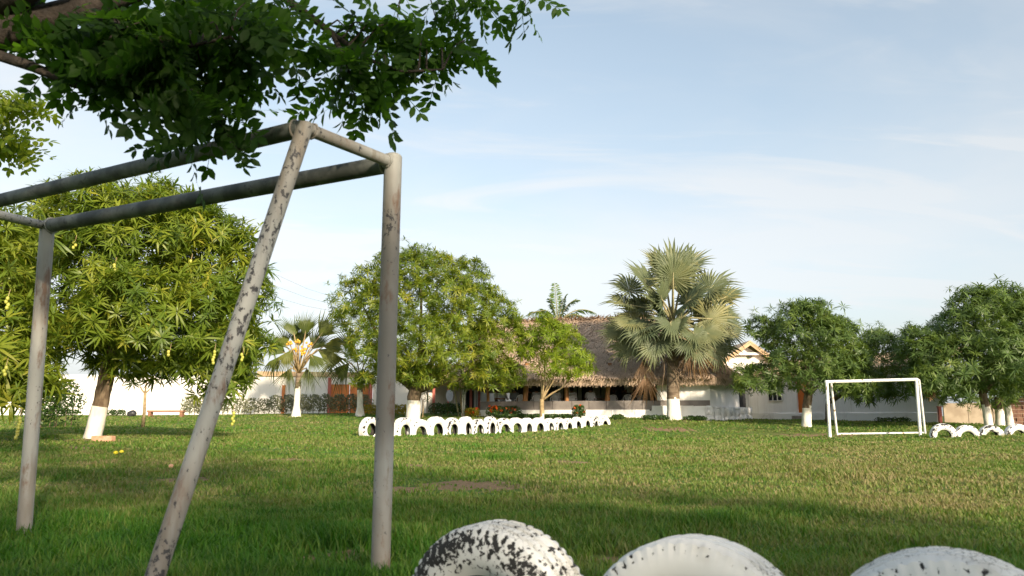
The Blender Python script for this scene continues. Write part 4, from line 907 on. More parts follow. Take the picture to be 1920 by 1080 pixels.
zc_ = P(1402, 664, YH).z
MB().box((ap.x, YH - .25, zc_), (2.5, .12, .14)).build('tie_beam', MT['wall_white'], house)
MB().box((P(1406, 669, YH).x, YH - .08, P(1406, 669, YH).z), (.2, .14, .1)).build('wall_lamp', MT['rubber'], house)
HL, HR = xy(1404, YH - .05), xy(1757, 36.5)
seg = [(1404, 1494), (1520, 1757)]
for p0, p1 in seg: wall_piece('wall', house, on_line(HL, HR, p0), on_line(HL, HR, p1), .87, 3.0, .22, 'wall_pale')
wall_piece('wall', house, on_line(HL, HR, 1494), on_line(HL, HR, 1520), 2.7, 3.0, .22, 'wall_pale', back=.003)
fb_ = [1404, 1451, 1520, 1585, 1650, 1705, 1757]
for i in range(6):
    a, b = on_line(HL, HR, fb_[i]), on_line(HL, HR, fb_[i + 1]); d = (b - a).normalized()
    wall_piece('footing_block', house, a + d * .005, b - d * .005, -.1, .866 - .006 * (i % 2), .3, 'plinth_white' if i else 'stone_white', back=-.07 - .006 * (i % 2))
dA, dB = on_line(HL, HR, 1495), on_line(HL, HR, 1519.5)
door = wall_piece('door', house, dA, dB, .88, 2.7, .06, 'door_orange', back=.06)
dd_ = (dB - dA).normalized()
for z0, z1 in ((1.0, 1.7), (1.82, 2.58)): wall_piece('door_panel', door, dA + dd_ * .12, dB - dd_ * .12, z0, z1, .03, 'door_orange', back=.04)
st_ = on_line(HL, HR, 1496); MB().box((st_.x, st_.y - .35, .62), (.85, .45, .2)).build('step', MT['slab_grey'], house)
wa, wb = on_line(HL, HR, 1442), on_line(HL, HR, 1468)
win = wall_piece('window', house, wa, wb, 1.55, 2.75, .05, 'dark_void', back=-.02)
wd_ = (wb - wa)
for t in (0, .33, .66, 1.0): 
    c = wa + wd_ * t; wall_piece('window_bar', win, c - wd_.normalized() * .02, c + wd_.normalized() * .02, 1.55, 2.75, .04, 'wall_white', back=-.07)
for z in (1.53, 2.1, 2.73): wall_piece('window_bar', win, wa, wb, z, z + .04, .04, 'wall_white', back=-.075)
# long roof of the wing, above the wall
a, b = HL + Vector((0, 0, 3.0)), HR + Vector((0, 0, 3.0)); n_ = Vector((-(b - a).y, (b - a).x, 0)).normalized(); n_ = n_ if n_.y > 0 else -n_
add('roof', [a - n_ * .5 + Vector((0, 0, -.08)), b - n_ * .5 + Vector((0, 0, -.08)), b + n_ * 3 + Vector((0, 0, .9)), a + n_ * 3 + Vector((0, 0, .9)), a - n_ * .5 + Vector((0, 0, .04)), b - n_ * .5 + Vector((0, 0, .04)), b + n_ * 3 + Vector((0, 0, 1.02)), a + n_ * 3 + Vector((0, 0, 1.02))], [(0, 3, 2, 1), (4, 5, 6, 7), (0, 1, 5, 4), (1, 2, 6, 5), (2, 3, 7, 6), (3, 0, 4, 7)], MT['tan_trim'], house)
post = xy(1760, 36.3); pr = empty('gate_post', (post.x, post.y, gz(post.x, post.y)), 'short brownish pink post at the end of the white footing', 'post')
MB().box((post.x, post.y, .62), (.13, .13, .95)).build('post_shaft', MT['pink_post'], pr); MB().box((post.x, post.y, 1.12), (.17, .17, .05)).build('post_cap', MT['pink_post'], pr)
# tan yard wall and rubble pile under the right trees
yw = empty('yard_wall', (xy(1850, 47).x, 47, .5), 'low tan yard wall seen between the trunks at right', 'wall')
yl, yr = xy(1768, 47.5), xy(2050, 46)
for i in range(6): 
    a, b = yl.lerp(yr, i / 6), yl.lerp(yr, (i + 1) / 6); wall_piece('wall_panel', yw, a, b - (b - a).normalized() * .03, .1, 1.45 + .02 * (i % 2), .18, 'old_plaster', back=.01 * (i % 2))
bp_ = empty('brick_pile', (xy(1912, 40).x, 40, gz(xy(1912, 40).x, 40)), 'stack of dark red hollow bricks under the trees at the right edge', 'bricks')
bc = xy(1912, 40); bz = gz(bc.x, bc.y)
for k in range(7):
    for j in range(4):
        MB().box((bc.x + (j - 1.5) * .34 + random.uniform(-.02, .02), bc.y + random.uniform(-.03, .03), bz + .1 + k * .2), (.32, .25, .185)).build('brick', MT['dark_brick'], bp_)

# ------------------------------------------------------------------ perimeter wall, gate and annex at the left
WL, WR = xy(-260, 42.5), xy(800, 47.5); ZW = 2.95
wallo = empty('perimeter_wall', (WL.x, WL.y, .5), 'long sunlit cream wall along the back of the lawn at left', 'wall')
pw = [-260, -150, -40, 60, 160, 260, 345, 430, 528]
for i in range(len(pw) - 1): wall_piece('wall_panel', wallo, on_line(WL, WR, pw[i]), on_line(WL, WR, pw[i + 1] - .25), .2, ZW, .2, 'wall_white', back=.004 * (i % 2))
wall_piece('pilaster', wallo, on_line(WL, WR, 528), on_line(WL, WR, 534), .2, 2.45, .26, 'orange_paint', back=-.05)
wall_piece('wall_panel', wallo, on_line(WL, WR, 528.2), on_line(WL, WR, 614), .2, ZW, .2, 'wall_white', back=.012)
wall_piece('coping', wallo, on_line(WL, WR, 480), on_line(WL, WR, 700), ZW + .003, ZW + .28, .34, 'tan_trim', back=-.08)
wall_piece('wall_panel', wallo, on_line(WL, WR, 699), on_line(WL, WR, 800), .2, ZW, .2, 'wall_white', back=.008)
gate = empty('double_gate', on_line(WL, WR, 655) + Vector((0, 0, .7)), 'orange panelled double gate with red posts behind the grey hedge', 'gate')
for p0, p1 in ((614, 620), (690, 698)): wall_piece('gate_post', gate, on_line(WL, WR, p0), on_line(WL, WR, p1), .3, 2.9, .25, 'pink_post', back=-.06)
for p0, p1 in ((620, 654.5), (655.5, 690)):
    a, b = on_line(WL, WR, p0), on_line(WL, WR, p1); lf_ = wall_piece('gate_leaf', gate, a, b, .75, 2.52, .06, 'orange_paint', back=.04); d = (b - a)
    for u0, u1 in ((.06, .48), (.54, .94)):
        for z0, z1 in ((.85, 1.55), (1.65, 2.42)): wall_piece('panel', lf_, a + d * u0, a + d * u1, z0, z1, .03, 'orange_paint', back=.015)
wall_piece('lintel', gate, on_line(WL, WR, 614), on_line(WL, WR, 698), 2.53, 2.94, .2, 'wall_white', back=.02)
AL, AR = xy(798, 48.5), xy(900, 51)
annex = empty('annex_building', (AL.x, AL.y, .7), 'low cream building with pink veranda posts between mango tree and restaurant', 'building')
wall_piece('wall', annex, AL, on_line(AL, AR, 874), .3, 3.1, .2, 'wall_white')
wall_piece('wall', annex, on_line(AL, AR, 874), xy(965, 52.5), .3, 3.1, .2, 'wall_pale', back=.01)
for p0, p1 in ((874, 888), (893, 908), (915, 924)): 
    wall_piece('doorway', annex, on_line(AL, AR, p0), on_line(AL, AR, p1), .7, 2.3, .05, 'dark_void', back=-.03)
for px in (817.5, 844.5, 885, 900): 
    c = on_line(AL, AR, px) + Vector((0, -1.4, 0)); MB().box((c.x, c.y, 1.65), (.15, .15, 2.4)).build('veranda_post', MT['pink_post'], annex)
a, b = AL + Vector((-.3, -1.9, 2.75)), AR + Vector((2.2, -1.9, 2.75))
add('veranda_roof', [a, b, b + Vector((0, 3.5, 1.0)), a + Vector((0, 3.5, 1.0)), a + Vector((0, 0, .12)), b + Vector((0, 0, .12)), b + Vector((0, 3.5, 1.12)), a + Vector((0, 3.5, 1.12))], [(0, 3, 2, 1), (4, 5, 6, 7), (0, 1, 5, 4), (1, 2, 6, 5), (2, 3, 7, 6), (3, 0, 4, 7)], MT['tan_trim'], annex)
dsh = P(843, 742, 47); db = empty('round_board', dsh, 'grey oval board fixed behind a pink veranda post', 'board')
b = MB().tube([dsh + Vector((0, .02, 0)), dsh + Vector((0, .06, 0))], [.30, .30], 22); b.v = [Vector((dsh.x + (p.x - dsh.x) * .72, p.y, dsh.z + (p.z - dsh.z) * 1.15)) for p in b.v]; b.build('board_disc', MT['shirt_light'], db)
MB().tube([dsh + Vector((0, .04, -.3)), Vector((dsh.x, dsh.y + .04, gz(dsh.x, dsh.y)))], .03, 8).build('board_pole', MT['cable'], db)
# bench, sack, brick
ba, bb = P(278, 771, 40), P(346, 771, 40); bch = empty('bench', (ba.x, 40, gz(ba.x, 40)), 'low reddish wooden bench before the sunlit wall', 'bench')
MB().box(((ba.x + bb.x) / 2, 40, ba.z), (bb.x - ba.x, .34, .09)).build('seat', MT['bench_wood'], bch)
for x in (ba.x + .12, bb.x - .12): g_ = gz(x, 40); MB().box((x, 40, (g_ + ba.z - .045) / 2), (.14, .28, ba.z - .045 - g_)).build('leg', MT['bench_wood'], bch)
sk = base(246, 779, 41); s = MB().ball((0, 0, 0), (.24, .2, .19), 12, 8); s.v = [sk + Vector((p.x * (1 + .15 * math.sin(9 * p.z + 5 * p.x)), p.y, p.z + .13 + .03 * math.sin(14 * p.x))) for p in s.v]
o = s.build('sack', MT['black_sack'], smooth=True); tag(o, 'small black sack lying at the foot of the sunlit wall', 'sack')
def bevel_box(name, c, size, mat, rz=0, bev=.01, **kw):
    bm = bmesh.new(); bmesh.ops.create_cube(bm, size=1); bmesh.ops.scale(bm, vec=size, verts=bm.verts); bmesh.ops.bevel(bm, geom=bm.edges[:], offset=bev, segments=2, affect='EDGES')
    me = bpy.data.meshes.new(name); bm.to_mesh(me); bm.free(); me.materials.append(MT[mat]); o = bpy.data.objects.new(name, me); COL.objects.link(o); o.location = c; o.rotation_euler = (0, 0, rz); tag(o, **kw); return o
bk = base(193, 833, 15.4); bevel_box('brick', bk + Vector((0, 0, .05)), (.40, .15, .11), 'brick', R(-3), .008, label='single orange brick lying on the grass at the leaning mango trunk', cat='brick')
for k, (px, py) in enumerate(((216, 864), (227, 861), (320, 884))):
    c = base(px, py, (12.2, 12.4, 10.2)[k]); o = MB().ball(c + Vector((0, 0, .035)), (.035, .045, .03), 8, 6).build('fallen_fruit', MT['yellow_petal'] if k < 2 else MT['brick'], smooth=True)
    tag(o, ('yellow fallen mango on the grass, left one of a pair', 'yellow fallen mango on the grass, right one of a pair', 'small reddish fallen fruit on the grass near the leaning pipe')[k], 'fruit')

# ------------------------------------------------------------------ hedges and flower beds
def hedge(name, label, p0, p1, Y0, Y1, h, depth, mat, n, size, cat='hedge', flowers=0):
    a, b = xy(p0, Y0), xy(p1, Y1); root = empty(name, (a.x, a.y, gz(a.x, a.y)), label, cat); d = b - a; L_ = d.length; d.normalize(); nn = Vector((-d.y, d.x, 0)); nn = nn if nn.y > 0 else -nn
    lob = []; k = max(2, int(L_ / (depth * .8)))
    for i in range(k):
        t = (i + .5) / k; c = a.lerp(b, t); c.z = gz(c.x, c.y) + h * .5; lob.append((c, (max(L_ / k * .75, .2), depth * .5, h * random.uniform(.48, .56))))
    pos, u = sample_crown(lob, n, .35, .6); sh = (np.array([[-.5, 0, 0], [0, .28, .06], [.5, 0, 0], [0, -.28, .06]]), np.array([[0, 1, 2, 3]]), np.zeros(4)); zb = ground(pos[:, 0], pos[:, 1])
    pos[:, 2] = np.minimum(pos[:, 2], zb + h * 1.0 + rng.normal(0, .03, n)); 
    v, f, a_ = batch([sh], pos, u + rng.normal(0, .6, u.shape), size * rng.uniform(.6, 1.3, n), rng.uniform(0, 6, n), np.zeros(n, int), rng.uniform(0, 1, n))
    add('foliage', v, f, MT[mat], root, attrs={'rnd': a_}, kind='stuff')
    st = MB()
    for i in range(int(L_ / .28) + 1):
        c = a + d * (i * .28) + nn * random.uniform(-.1, .1); c.z = gz(c.x, c.y) - .03; st.tube([c, c + Vector((random.uniform(-.1, .1), 0, h * .6))], [.02, .01], 5)
    st.build('stems', MT['bark'], root, kind='stuff')
    for i in range(flowers):
        c = a + d * random.uniform(0, L_) - nn * random.uniform(.1, .5) * depth * .9; c.z = gz(c.x, c.y) + h * random.uniform(.35, 1.02)
        v, f, a_ = batch([sh], np.array([list(c)]) + rng.normal(0, .012, (9, 3)), rng.normal(size=(9, 3)) + np.array([0, -1, .5]), np.full(9, .13), rng.uniform(0, 6, 9), np.zeros(9, int), rng.uniform(0, 1, 9)); add('flower', v, f, MT['orange_flower'], root, attrs={'rnd': a_})
    return root
hedge('hedge', 'long clipped grey green hedge along the orange gate', 505, 694, 42, 43.5, 1.02, .8, 'grey_hedge', 6500, .10)
hedge('hedge', 'rounded silvery grey bush at the end of the bench', 345, 400, 42, 42.5, 1.05, 1.0, 'grey_hedge', 2200, .10)
hedge('hedge', 'sparse grey hedge behind the leaning goal pipe', 400, 505, 42.5, 42.3, .85, .7, 'grey_hedge', 2400, .10)
hedge('hedge', 'low yellow leaved hedge right of the grey hedge', 684, 768, 40.5, 41, .55, .6, 'yellow_hedge', 2200, .09)
hedge('hedge', 'dark green clipped hedge before the veranda posts', 808, 872, 41, 41, .62, .7, 'green_hedge', 2400, .09)
hedge('flower_bed', 'hedge with orange red flowers below the grey parapet', 918, 972, 38.2, 38, .55, .7, 'green_hedge', 2000, .09, 'flower bed', 28)
hedge('bush', 'round bush with a few red flowers at the end of the tyre row', 1076, 1094, 36.6, 36.6, .62, .7, 'green_hedge', 1100, .09, 'bush', 4)
hedge('bush', 'small yellow and red leaved bush at the corner of the parapet', 874, 898, 39, 38.8, .45, .5, 'yellow_hedge', 700, .09, 'bush', 5)
hedge('bush', 'bright green shrub between the goal post and the sunlit wall', 60, 135, 28, 30, 1.7, 1.4, 'green_hedge', 2600, .12, 'bush')
hedge('ground_cover', 'low leafy ground cover along the white plinth', 940, 1075, 37.6, 36.8, .22, .8, 'green_hedge', 2600, .10, 'ground cover')
for i, (p0, p1, Y0, lab) in enumerate(((1150, 1165, 36.4, 'weeds growing at the plinth just right of the tyre row'), (1205, 1250, 36.2, 'weeds growing around the foot of the stout fan palm'), (1285, 1320, 36.2, 'weeds growing under the dry hanging fronds'), (1640, 1700, 36.5, 'weeds growing along the house footing behind the far goal'), (85, 150, 43.4, 'weeds growing at the left end of the sunlit wall'), (205, 235, 42.5, 'weeds growing next to the black sack'))):
    hedge('weed_patch', lab, p0, p1, Y0, Y0, .22 + .1 * (i > 3), .4, 'green_hedge', 500, .10, 'weeds')
wsr = base(858, 777, 40); ws = empty('shrub', wsr, 'shrub of several thin white stems left of the restaurant', 'shrub')
for x0, x1, m_ in ((860, 852, 'petiole'), (866, 869, 'wall_white'), (869, 873, 'wall_white'), (867, 862, 'twig')):
    a, b = P(x0, 776, 40), P(x1, 728, 40); a.z = gz(a.x, 40) - .03; MB().tube([a, a.lerp(b, .5), b], [.045, .04, .03], 7).build('stem', MT[m_], ws, smooth=True)
v, f, a_ = leaf_cloud([(P(862, 722, 40), (.6, .5, .4))], 400, .14); add('crown', v, f, MT['mango_leaf'], ws, attrs={'rnd': a_}, kind='stuff')
# power lines
for i, (y0, y1, y2) in enumerate(((515, 545, 568), (538, 562, 580), (560, 578, 590))):
    a, m_, b = P(505, y0 - 6, 75), P(575, y1 - 4, 76), P(660, y2, 78); d0 = P(-300, y0 - 210, 70)
    pts = [d0, a, m_, b, P(900, y2 + 28, 84)]
    o = MB().tube(pts, .012, 5).build('power_line', MT['cable'], smooth=True); tag(o, ('topmost thin power line crossing the sky left of the round mango tree', 'middle thin power line crossing the sky left of the round mango tree', 'lowest thin power line crossing the sky left of the round mango tree')[i], 'power line')

# ------------------------------------------------------------------ chairs and guests
def chair_parts(root):
    c = ORG[root]; 
    def o_(p): return c + Vector(p)
    MB().box(o_((0, 0, .42)), (.42, .42, .03)).build('seat', MT['plastic'], root)
    b = MB()
    arc = [(-.22, .2, .42), (-.23, .22, .70), (-.16, .24, .84), (0, .25, .88), (.16, .24, .84), (.23, .22, .70), (.22, .2, .42)]
    b.tube([o_(p) for p in arc], .022, 6)
    for x in (-.13, -.065, 0, .065, .13): b.box(o_((x, .225, .63)), (.042, .016, .43))
    b.build('backrest', MT['plastic'], root)
    for sx in (-1, 1):
        for sy in (-1, 1): MB().tube([o_((sx * .20, sy * .19, .42)), o_((sx * .25, sy * .24, 0))], [.026, .02], 6).build('leg', MT['plastic'], root)
        MB().tube([o_((sx * .235, .2, .64)), o_((sx * .26, -.02, .65)), o_((sx * .25, -.2, .63)), o_((sx * .24, -.21, .42))], .02, 6).build('armrest', MT['plastic'], root)
def turn(o, rz): o.rotation_euler = (0, 0, rz)
chairs = [(975, 40.6, 'half hidden behind the thick leaning log post', .2), (1005, 41.0, 'left of the pale forking stems', .1), (1041, 40.7, 'right of the pale forking stems, under a guest in white', -.1), (1071, 40.8, 'just right of the straight brown log post', .1), (1108, 40.5, 'between the straight and the right leaning log post', 0), (1146, 40.6, 'just right of the right leaning log post', .3), (1176, 40.2, 'standing empty left of the dry hanging frond', 0), (1201, 40.6, 'behind the dry hanging frond', -.2)]
proto = None
for px, Y, lab, rz in chairs:
    p = P(px, 745, Y); loc = Vector((p.x, Y, flo))
    if proto is None:
        proto = empty('plastic_chair', loc, 'x', 'chair', 'white plastic chairs in the restaurant'); chair_parts(proto); o = proto
    else:
        o = proto.copy(); COL.objects.link(o); o.location = loc
        for ch in proto.children: c = ch.copy(); COL.objects.link(c); c.parent = o
    o['label'] = 'white plastic chair ' + lab; o.rotation_euler = (0, 0, R(180) + rz)
def person(label, foot, heading, pose, shirt, hair='hair'):
    root = empty('person', foot, label, 'person')
    if pose == 'sit':
        J = {'pel': (0, 0, .50), 'wai': (0, .03, .66), 'che': (0, .05, .88), 'nek': (0, .04, 1.03), 'hed': (0, .01, 1.13), 'top': (0, .01, 1.24), 'hl': (-.10, -.02, .50), 'hr': (.10, -.02, .50), 'kl': (-.13, -.43, .50), 'kr': (.13, -.43, .50), 'al': (-.13, -.42, .08), 'ar': (.13, -.42, .08), 'tl': (-.13, -.57, .04), 'tr': (.13, -.57, .04),
             'sl': (-.19, .05, .96), 'sr': (.19, .05, .96), 'el': (-.25, -.02, .70), 'er': (.25, -.02, .70), 'wl': (-.17, -.26, .70), 'wr': (.17, -.26, .70), 'fl': (-.14, -.35, .71), 'fr': (.14, -.35, .71)}
    else:
        J = {'pel': (0, 0, .93), 'wai': (0, -.02, 1.08), 'che': (0, -.05, 1.30), 'nek': (0, -.06, 1.46), 'hed': (0, -.09, 1.56), 'top': (0, -.09, 1.68), 'hl': (-.09, 0, .90), 'hr': (.09, 0, .90), 'kl': (-.11, -.03, .50), 'kr': (.11, -.02, .50), 'al': (-.11, .02, .08), 'ar': (.12, .02, .08), 'tl': (-.12, -.14, .04), 'tr': (.13, -.14, .04),
             'sl': (-.19, -.05, 1.39), 'sr': (.19, -.05, 1.39), 'el': (-.26, -.08, 1.12), 'er': (.26, -.08, 1.12), 'wl': (-.20, -.28, 1.05), 'wr': (.20, -.28, 1.05), 'fl': (-.17, -.37, 1.05), 'fr': (.17, -.37, 1.05)}
    ED = [('pel', 'wai'), ('wai', 'che'), ('che', 'nek'), ('nek', 'hed'), ('hed', 'top'), ('pel', 'hl'), ('pel', 'hr'), ('hl', 'kl'), ('hr', 'kr'), ('kl', 'al'), ('kr', 'ar'), ('al', 'tl'), ('ar', 'tr'), ('che', 'sl'), ('che', 'sr'), ('sl', 'el'), ('sr', 'er'), ('el', 'wl'), ('er', 'wr'), ('wl', 'fl'), ('wr', 'fr')]
    RD = {'pel': (.16, .12), 'wai': (.15, .11), 'che': (.18, .125), 'nek': (.055, .055), 'hed': (.082, .095), 'top': (.06, .07), 'hl': (.095, .095), 'hr': (.095, .095), 'kl': (.062, .062), 'kr': (.062, .062), 'al': (.042, .042), 'ar': (.042, .042), 'tl': (.035, .03), 'tr': (.035, .03), 'sl': (.07, .07), 'sr': (.07, .07), 'el': (.045, .045), 'er': (.045, .045), 'wl': (.03, .03), 'wr': (.03, .03), 'fl': (.03, .02), 'fr': (.03, .02)}
    keys = list(J); idx = {k: i for i, k in enumerate(keys)}
    me = bpy.data.meshes.new('t'); me.from_pydata([J[k] for k in keys], [(idx[a], idx[b]) for a, b in ED], [])
    ob = bpy.data.objects.new('t', me); COL.objects.link(ob); md = ob.modifiers.new('s', 'SKIN'); sk_ = me.skin_vertices[0].data
    for k in keys: sk_[idx[k]].radius = RD[k]
    sk_[idx['pel']].use_root = True; sb = ob.modifiers.new('u', 'SUBSURF'); sb.levels = sb.render_levels = 2
    dg = bpy.context.evaluated_depsgraph_get(); ev = bpy.data.meshes.new_from_object(ob.evaluated_get(dg)); bpy.data.objects.remove(ob)
    ev.name = 'body'; ev.materials.clear()
    for m_ in (MT['skin'], MT[shirt], MT['trousers']): ev.materials.append(m_)
    kp = np.array([J[k] for k in keys])
    for pl in ev.polygons:
        c = np.array(pl.center); k = keys[int(((kp - c) ** 2).sum(1).argmin())]
        pl.material_index = 1 if k in ('wai', 'che', 'sl', 'sr') or (k in ('el', 'er') and c[2] > J['el'][2] + .04) or (k == 'nek' and c[2] < J['nek'][2] - .03) else 2 if k in ('pel', 'hl', 'hr', 'kl', 'kr', 'al', 'ar', 'tl', 'tr') else 0
        pl.use_smooth = True
    bd = bpy.data.objects.new('body', ev); COL.objects.link(bd); bd.parent = root
    hp = Vector(J['hed']) + Vector((0, .018, .05)); b = MB().ball((0, 0, 0), (.10, .112, .11), 14, 8); b.v = [hp + p if not (p.y < -.05 and p.z < .03) else hp + Vector((p.x, -.05, max(p.z, -.02))) for p in b.v]
    me2 = mesh_from('hair', [tuple(p) for p in b.v], b.f, MT[hair], smooth=True); ho = bpy.data.objects.new('hair', me2); COL.objects.link(ho); ho.parent = root
    root.rotation_euler = (0, 0, heading); return root
def guest(lab, px, Y, hd, pose, shirt):
    p = P(px, 745, Y); person(lab, Vector((p.x, Y, flo)), hd, pose, shirt)
guest('person in white sleeveless shirt sitting side on behind the left end of the parapet', 932, 41.3, R(75), 'sit', 'shirt_white')
guest('person in light shirt with dark hair sitting second from the left behind the parapet', 943, 42.2, R(150), 'sit', 'shirt_light')
guest('person in grey shirt sitting left of the thick leaning log post', 965, 41.6, R(160), 'sit', 'shirt_grey')
guest('person in dark green shirt sitting right of the thick leaning log post', 993, 42.0, R(190), 'sit', 'shirt_green')
guest('person in pale shirt sitting on a chair left of the pale forking stems', 1006, 41.25, R(180), 'sit', 'shirt_light')
guest('broad person in white shirt seen from behind, right of the forking stems', 1042, 40.95, R(180), 'sit', 'shirt_white')
guest('person in white shirt with black hair sitting right of the straight log post', 1072, 41.05, R(180), 'sit', 'shirt_white')
guest('person in white shirt sitting on a chair between the two right log posts', 1107, 40.75, R(178), 'sit', 'shirt_white')
guest('person in dark clothes standing in the shade behind the plastic chairs', 1160, 42.6, R(180), 'stand', 'shirt_dark')
guest('person in light grey shirt standing behind the empty chair near the hanging frond', 1181, 42.0, R(165), 'stand', 'shirt_light')
for i, (px, Y, lab) in enumerate(((1056, 43.2, 'dark table in the restaurant behind the broad guest in white'), (1125, 43.0, 'dark table in the restaurant right of the white shirted guest'), (985, 43.6, 'dark table in the restaurant behind the thick log post'))):
    p = P(px, 745, Y); tb = empty('table', (p.x, Y, flo), lab, 'table'); MB().box((p.x, Y, flo + .73), (1.1, .8, .04)).build('table_top', MT['bench_wood'], tb)
    for sx in (-.48, .48):
        for sy in (-.33, .33): MB().box((p.x + sx, Y + sy, flo + .355), (.05, .05, .71)).build('leg', MT['bench_wood'], tb)

# ------------------------------------------------------------------ the tree overhead
def compound_leaf(seed, pairs=5, lf=.235):
    """pinnate leaf growing along local +Z with oval leaflets in two rows"""
    r = np.random.default_rng(seed); V, F, A = [], [], []; L_ = .255
    def rach(t): return np.array([0.0, .055 * t * t, L_ * t])
    for k in range(5):
        b = len(V); p, q = rach(k / 5), rach((k + 1) / 5); w = .0016; V += [p + (w, 0, 0), p - (w, 0, 0), q - (w, 0, 0), q + (w, 0, 0)]; F.append((b, b + 1, b + 2, b + 3)); A += [0.0] * 4
    spots = [(.16 + .80 * i / (pairs - 1), s) for i in range(pairs) for s in (-1, 1)] + [(1.0, 0)]
    for t, s in spots:
        t2 = min(1, max(0, t + r.uniform(-.04, .04))); o = rach(t2); ln = .068 * r.uniform(.82, 1.12) * (.8 + .35 * math.sin(math.pi * min(t2, .9))); wd = ln * r.uniform(.46, .54)
        d = np.array([s * r.uniform(.75, .95), r.uniform(-.25, .35), r.uniform(.30, .65)]) if s else np.array([r.uniform(-.2, .2), .2, 1.0])
        d /= np.linalg.norm(d); nrm = np.array([r.uniform(-.3, .3), 1, r.uniform(-.3, .3)]); sd = np.cross(d, nrm); sd /= np.linalg.norm(sd); nn = np.cross(sd, d); b = len(V); q = r.uniform(0, .2)
        def lp(u, w_, up=0.0): return o + d * (ln * u) + sd * (wd * w_) + nn * (up * ln - .12 * ln * u * u)
        V += [lp(0, 0), lp(.28, .42, .05), lp(.62, .46, .05), lp(1.0, 0), lp(.62, -.46, .05), lp(.28, -.42, .05), lp(.28, 0), lp(.62, 0)]
        A += [q] * 8; F += [(b, b + 1, b + 6, b + 6), (b, b + 6, b + 5, b + 5), (b + 1, b + 2, b + 7, b + 6), (b + 6, b + 7, b + 4, b + 5), (b + 2, b + 3, b + 7, b + 7), (b + 7, b + 3, b + 4, b + 4)]
    F3 = []
    for f in F:
        F3.append((f[0], f[1], f[2]))
        if f[3] != f[2]: F3.append((f[0], f[2], f[3]))
    return np.array(V, float), np.array(F3), np.array(A)
CL = [compound_leaf(s, 5 + s % 3) for s in range(8)]
CLM = [mesh_from('leaf', v, f, MT['shade_leaf'], attrs={'rnd': a}) for v, f, a in CL]
def leafy_tree(name, label, foot, trunk, limbs, spec, twigs, per, parts, mat, dome=None, ndome=0):
    root = empty(name, foot, label, 'tree')
    tp, tr = trunk; MB().tube(tp, tr, 14, wob=.04).build('trunk', MT['dark_bark'], root, smooth=True)
    anchors = []
    for pts, rad in limbs:
        pts = [Vector(p) for p in pts]; MB().tube(pts, rad, 10, wob=.05).build('limb', MT['dark_bark'], root, smooth=True)
        for i in range(len(pts) - 1):
            for t in np.linspace(0, 1, 6): anchors.append(pts[i].lerp(pts[i + 1], t))
    AN = np.array([tuple(p) for p in anchors]); pos, ax, sz = [], [], []; tw = MB()
    C = [(P(s[0], s[1], s[4]), (M(s[2], s[4]), s[5] if len(s) > 5 else .3, M(s[3], s[4]))) for s in spec]
    wgt = np.array([s[2] * s[3] for s in spec], float); wgt /= wgt.sum()
    for _ in range(twigs):
        c, r = C[rng.choice(len(C), p=wgt)]; u = rng.normal(size=3); u /= np.linalg.norm(u); tip = np.array(c) + np.array(r) * u * rng.uniform(.15, 1) ** .5 * .80
        a = AN[((AN - tip) ** 2).sum(1).argmin()]; a = Vector(a); tp_ = Vector(tip); dv = tp_ - a; 
        st = a if dv.length < .45 else tp_ - dv.normalized() * .45
        mid = st.lerp(tp_, .5) + Vector((0, 0, .05)); tw.tube([st, mid, tp_], [.006, .0045, .0025], 5)
        g = dv.normalized() if dv.length > .05 else Vector((1, 0, 0))
        for k in range(per):
            t = k / max(1, per - 1); q = mid.lerp(tp_, t); w = k * 2.4 + rng.uniform(-.5, .5)
            side = Vector((math.cos(w), math.sin(w) * .8, rng.uniform(-.9, .15))); d = (side * .9 + g * (.25 + .5 * t) + Vector((0, 0, -.42))).normalized()
            pos.append(tuple(q)); ax.append(tuple(d)); sz.append(rng.uniform(.75, 1.2))
    tw.build('twigs', MT['dark_bark'], root, kind='stuff')
    pos, ax, sz = map(np.array, (pos, ax, sz)); n = len(pos); sp = rng.uniform(0, 6.28, n); wh = rng.integers(0, 8, n); order = np.argsort(pos[:, 1]); pi, ri = order[:parts], order[parts:]
    if parts: place_parts('leaf', root, [CLM[int(k)] for k in wh[pi]], pos[pi], ax[pi], sz[pi], sp[pi])
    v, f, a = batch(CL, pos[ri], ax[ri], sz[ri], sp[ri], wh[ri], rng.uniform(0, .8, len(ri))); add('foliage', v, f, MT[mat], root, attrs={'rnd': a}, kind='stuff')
    if dome:
        pos, u = sample_crown(dome, ndome, .4); v, f, a = batch(ROS, pos, u + rng.normal(0, .5, u.shape), np.full(ndome, .26), rng.uniform(0, 6, ndome), rng.integers(0, 8, ndome), rng.uniform(0, .8, ndome)); add('crown', v, f, MT[mat], root, attrs={'rnd': a}, kind='stuff')
    return root
tf = Vector((-4.3, 2.6, gz(-4.3, 2.6)))
lb = Vector((-3.4, 2.9, 2.05))
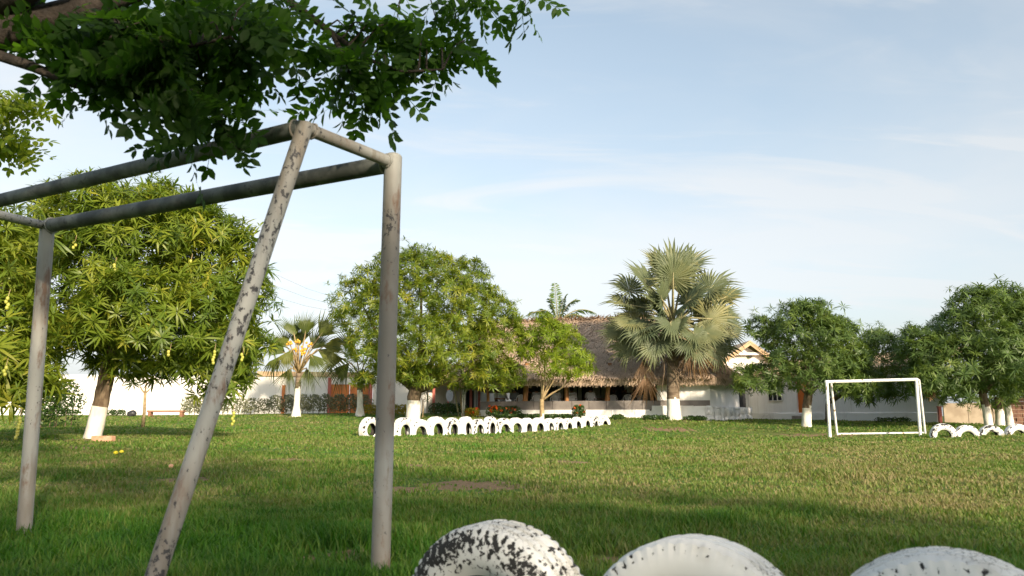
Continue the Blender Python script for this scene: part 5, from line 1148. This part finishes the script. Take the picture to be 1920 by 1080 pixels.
leafy_tree('shade_tree', 'large tree overhead whose dark leafy branches hang into the top left of the picture', tf,
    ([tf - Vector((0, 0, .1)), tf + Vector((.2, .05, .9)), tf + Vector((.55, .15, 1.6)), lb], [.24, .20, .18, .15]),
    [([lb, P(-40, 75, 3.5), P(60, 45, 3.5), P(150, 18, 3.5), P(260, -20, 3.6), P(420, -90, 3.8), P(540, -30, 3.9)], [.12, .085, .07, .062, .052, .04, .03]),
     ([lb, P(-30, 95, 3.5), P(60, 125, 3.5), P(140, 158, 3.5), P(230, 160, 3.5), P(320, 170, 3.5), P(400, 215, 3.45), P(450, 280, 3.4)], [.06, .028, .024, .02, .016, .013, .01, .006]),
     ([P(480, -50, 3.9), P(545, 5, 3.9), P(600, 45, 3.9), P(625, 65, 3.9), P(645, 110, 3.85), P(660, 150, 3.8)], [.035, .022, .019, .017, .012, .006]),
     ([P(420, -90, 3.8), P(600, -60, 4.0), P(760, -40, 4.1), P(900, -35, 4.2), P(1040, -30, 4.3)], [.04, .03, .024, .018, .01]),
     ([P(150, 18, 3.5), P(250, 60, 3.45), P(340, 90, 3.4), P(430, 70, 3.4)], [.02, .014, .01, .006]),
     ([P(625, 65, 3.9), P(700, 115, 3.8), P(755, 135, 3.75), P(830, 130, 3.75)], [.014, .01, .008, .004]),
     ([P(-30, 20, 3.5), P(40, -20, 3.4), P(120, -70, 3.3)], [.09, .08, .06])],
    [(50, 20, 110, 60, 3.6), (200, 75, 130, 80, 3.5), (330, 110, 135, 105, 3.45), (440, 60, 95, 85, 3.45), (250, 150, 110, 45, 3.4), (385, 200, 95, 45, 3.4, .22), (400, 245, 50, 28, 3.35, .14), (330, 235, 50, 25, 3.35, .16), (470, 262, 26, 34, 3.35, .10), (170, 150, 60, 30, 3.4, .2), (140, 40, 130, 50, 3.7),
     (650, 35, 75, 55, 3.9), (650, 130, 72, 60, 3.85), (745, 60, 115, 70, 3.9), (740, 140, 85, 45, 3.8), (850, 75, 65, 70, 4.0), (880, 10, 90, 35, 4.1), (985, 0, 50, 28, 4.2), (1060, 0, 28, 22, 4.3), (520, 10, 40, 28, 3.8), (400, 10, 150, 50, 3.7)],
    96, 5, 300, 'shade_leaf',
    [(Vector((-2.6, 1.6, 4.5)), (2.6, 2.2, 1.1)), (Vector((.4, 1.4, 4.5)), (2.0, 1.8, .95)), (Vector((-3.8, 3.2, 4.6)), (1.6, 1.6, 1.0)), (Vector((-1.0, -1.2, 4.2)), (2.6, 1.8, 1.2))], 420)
tf2 = Vector((-7.6, 6.2, gz(-7.6, 6.2)))
leafy_tree('shade_tree', 'tree whose sunlit feathery twigs reach in at the left edge', tf2,
    ([tf2 - Vector((0, 0, .1)), tf2 + Vector((.1, 0, 1.6)), tf2 + Vector((.5, .1, 2.9))], [.16, .13, .10]),
    [([tf2 + Vector((.5, .1, 2.9)), P(-150, 250, 6.4), P(-60, 240, 6.4), P(10, 265, 6.4)], [.05, .03, .015, .006]), ([tf2 + Vector((.5, .1, 2.9)), P(-150, 190, 6.5), P(-50, 190, 6.5), P(30, 200, 6.5)], [.05, .03, .015, .006])],
    [(20, 195, 40, 32, 6.4, .3), (20, 262, 38, 34, 6.4, .3), (-60, 230, 70, 70, 6.4, .4), (-140, 200, 90, 90, 6.4, .5)], 60, 6, 0, 'young_leaf')

# ------------------------------------------------------------------ unseen trees added behind the camera to shade the foreground grass
def added_shade_tree(x, y, h, r, n, lab, rise=.55, sz=.55):
    g_ = gz(x, y); root = empty('shade_tree', (x, y, g_), lab, 'tree')
    MB().tube([(x, y, g_ - .1), (x + .1, y, g_ + h * .25), (x, y + .1, g_ + h * .5)], [.3, .25, .2], 10, wob=.05).build('trunk', MT['bark'], root, smooth=True)
    zc = g_ + h * rise; lob = [(Vector((x, y, zc)), (r, r, h - h * rise)), (Vector((x + r * .4, y + r * .3, zc * .9)), (r * .75, r * .75, h * .32)), (Vector((x - r * .4, y - r * .2, zc * .85)), (r * .75, r * .75, h * .32))]
    pos, u = sample_crown(lob, n, .4); v, f, a = batch(ROS, pos, u + np.array([0, 0, .5]), sz * rng.uniform(.7, 1.2, n), rng.uniform(0, 6, n), rng.integers(0, 8, n), rng.uniform(0, .8, n)); add('crown', v, f, MT['mango_dark'], root, attrs={'rnd': a}, kind='stuff')
added_shade_tree(5.0, -6.0, 7.0, 3.2, 420, 'unseen leafy tree added behind the camera on the right to shade the foreground', .6)
added_shade_tree(-0.5, -7.5, 6.5, 3.0, 420, 'unseen leafy tree added behind the camera on the left to shade the foreground', .6)
print('objects', len(bpy.data.objects))
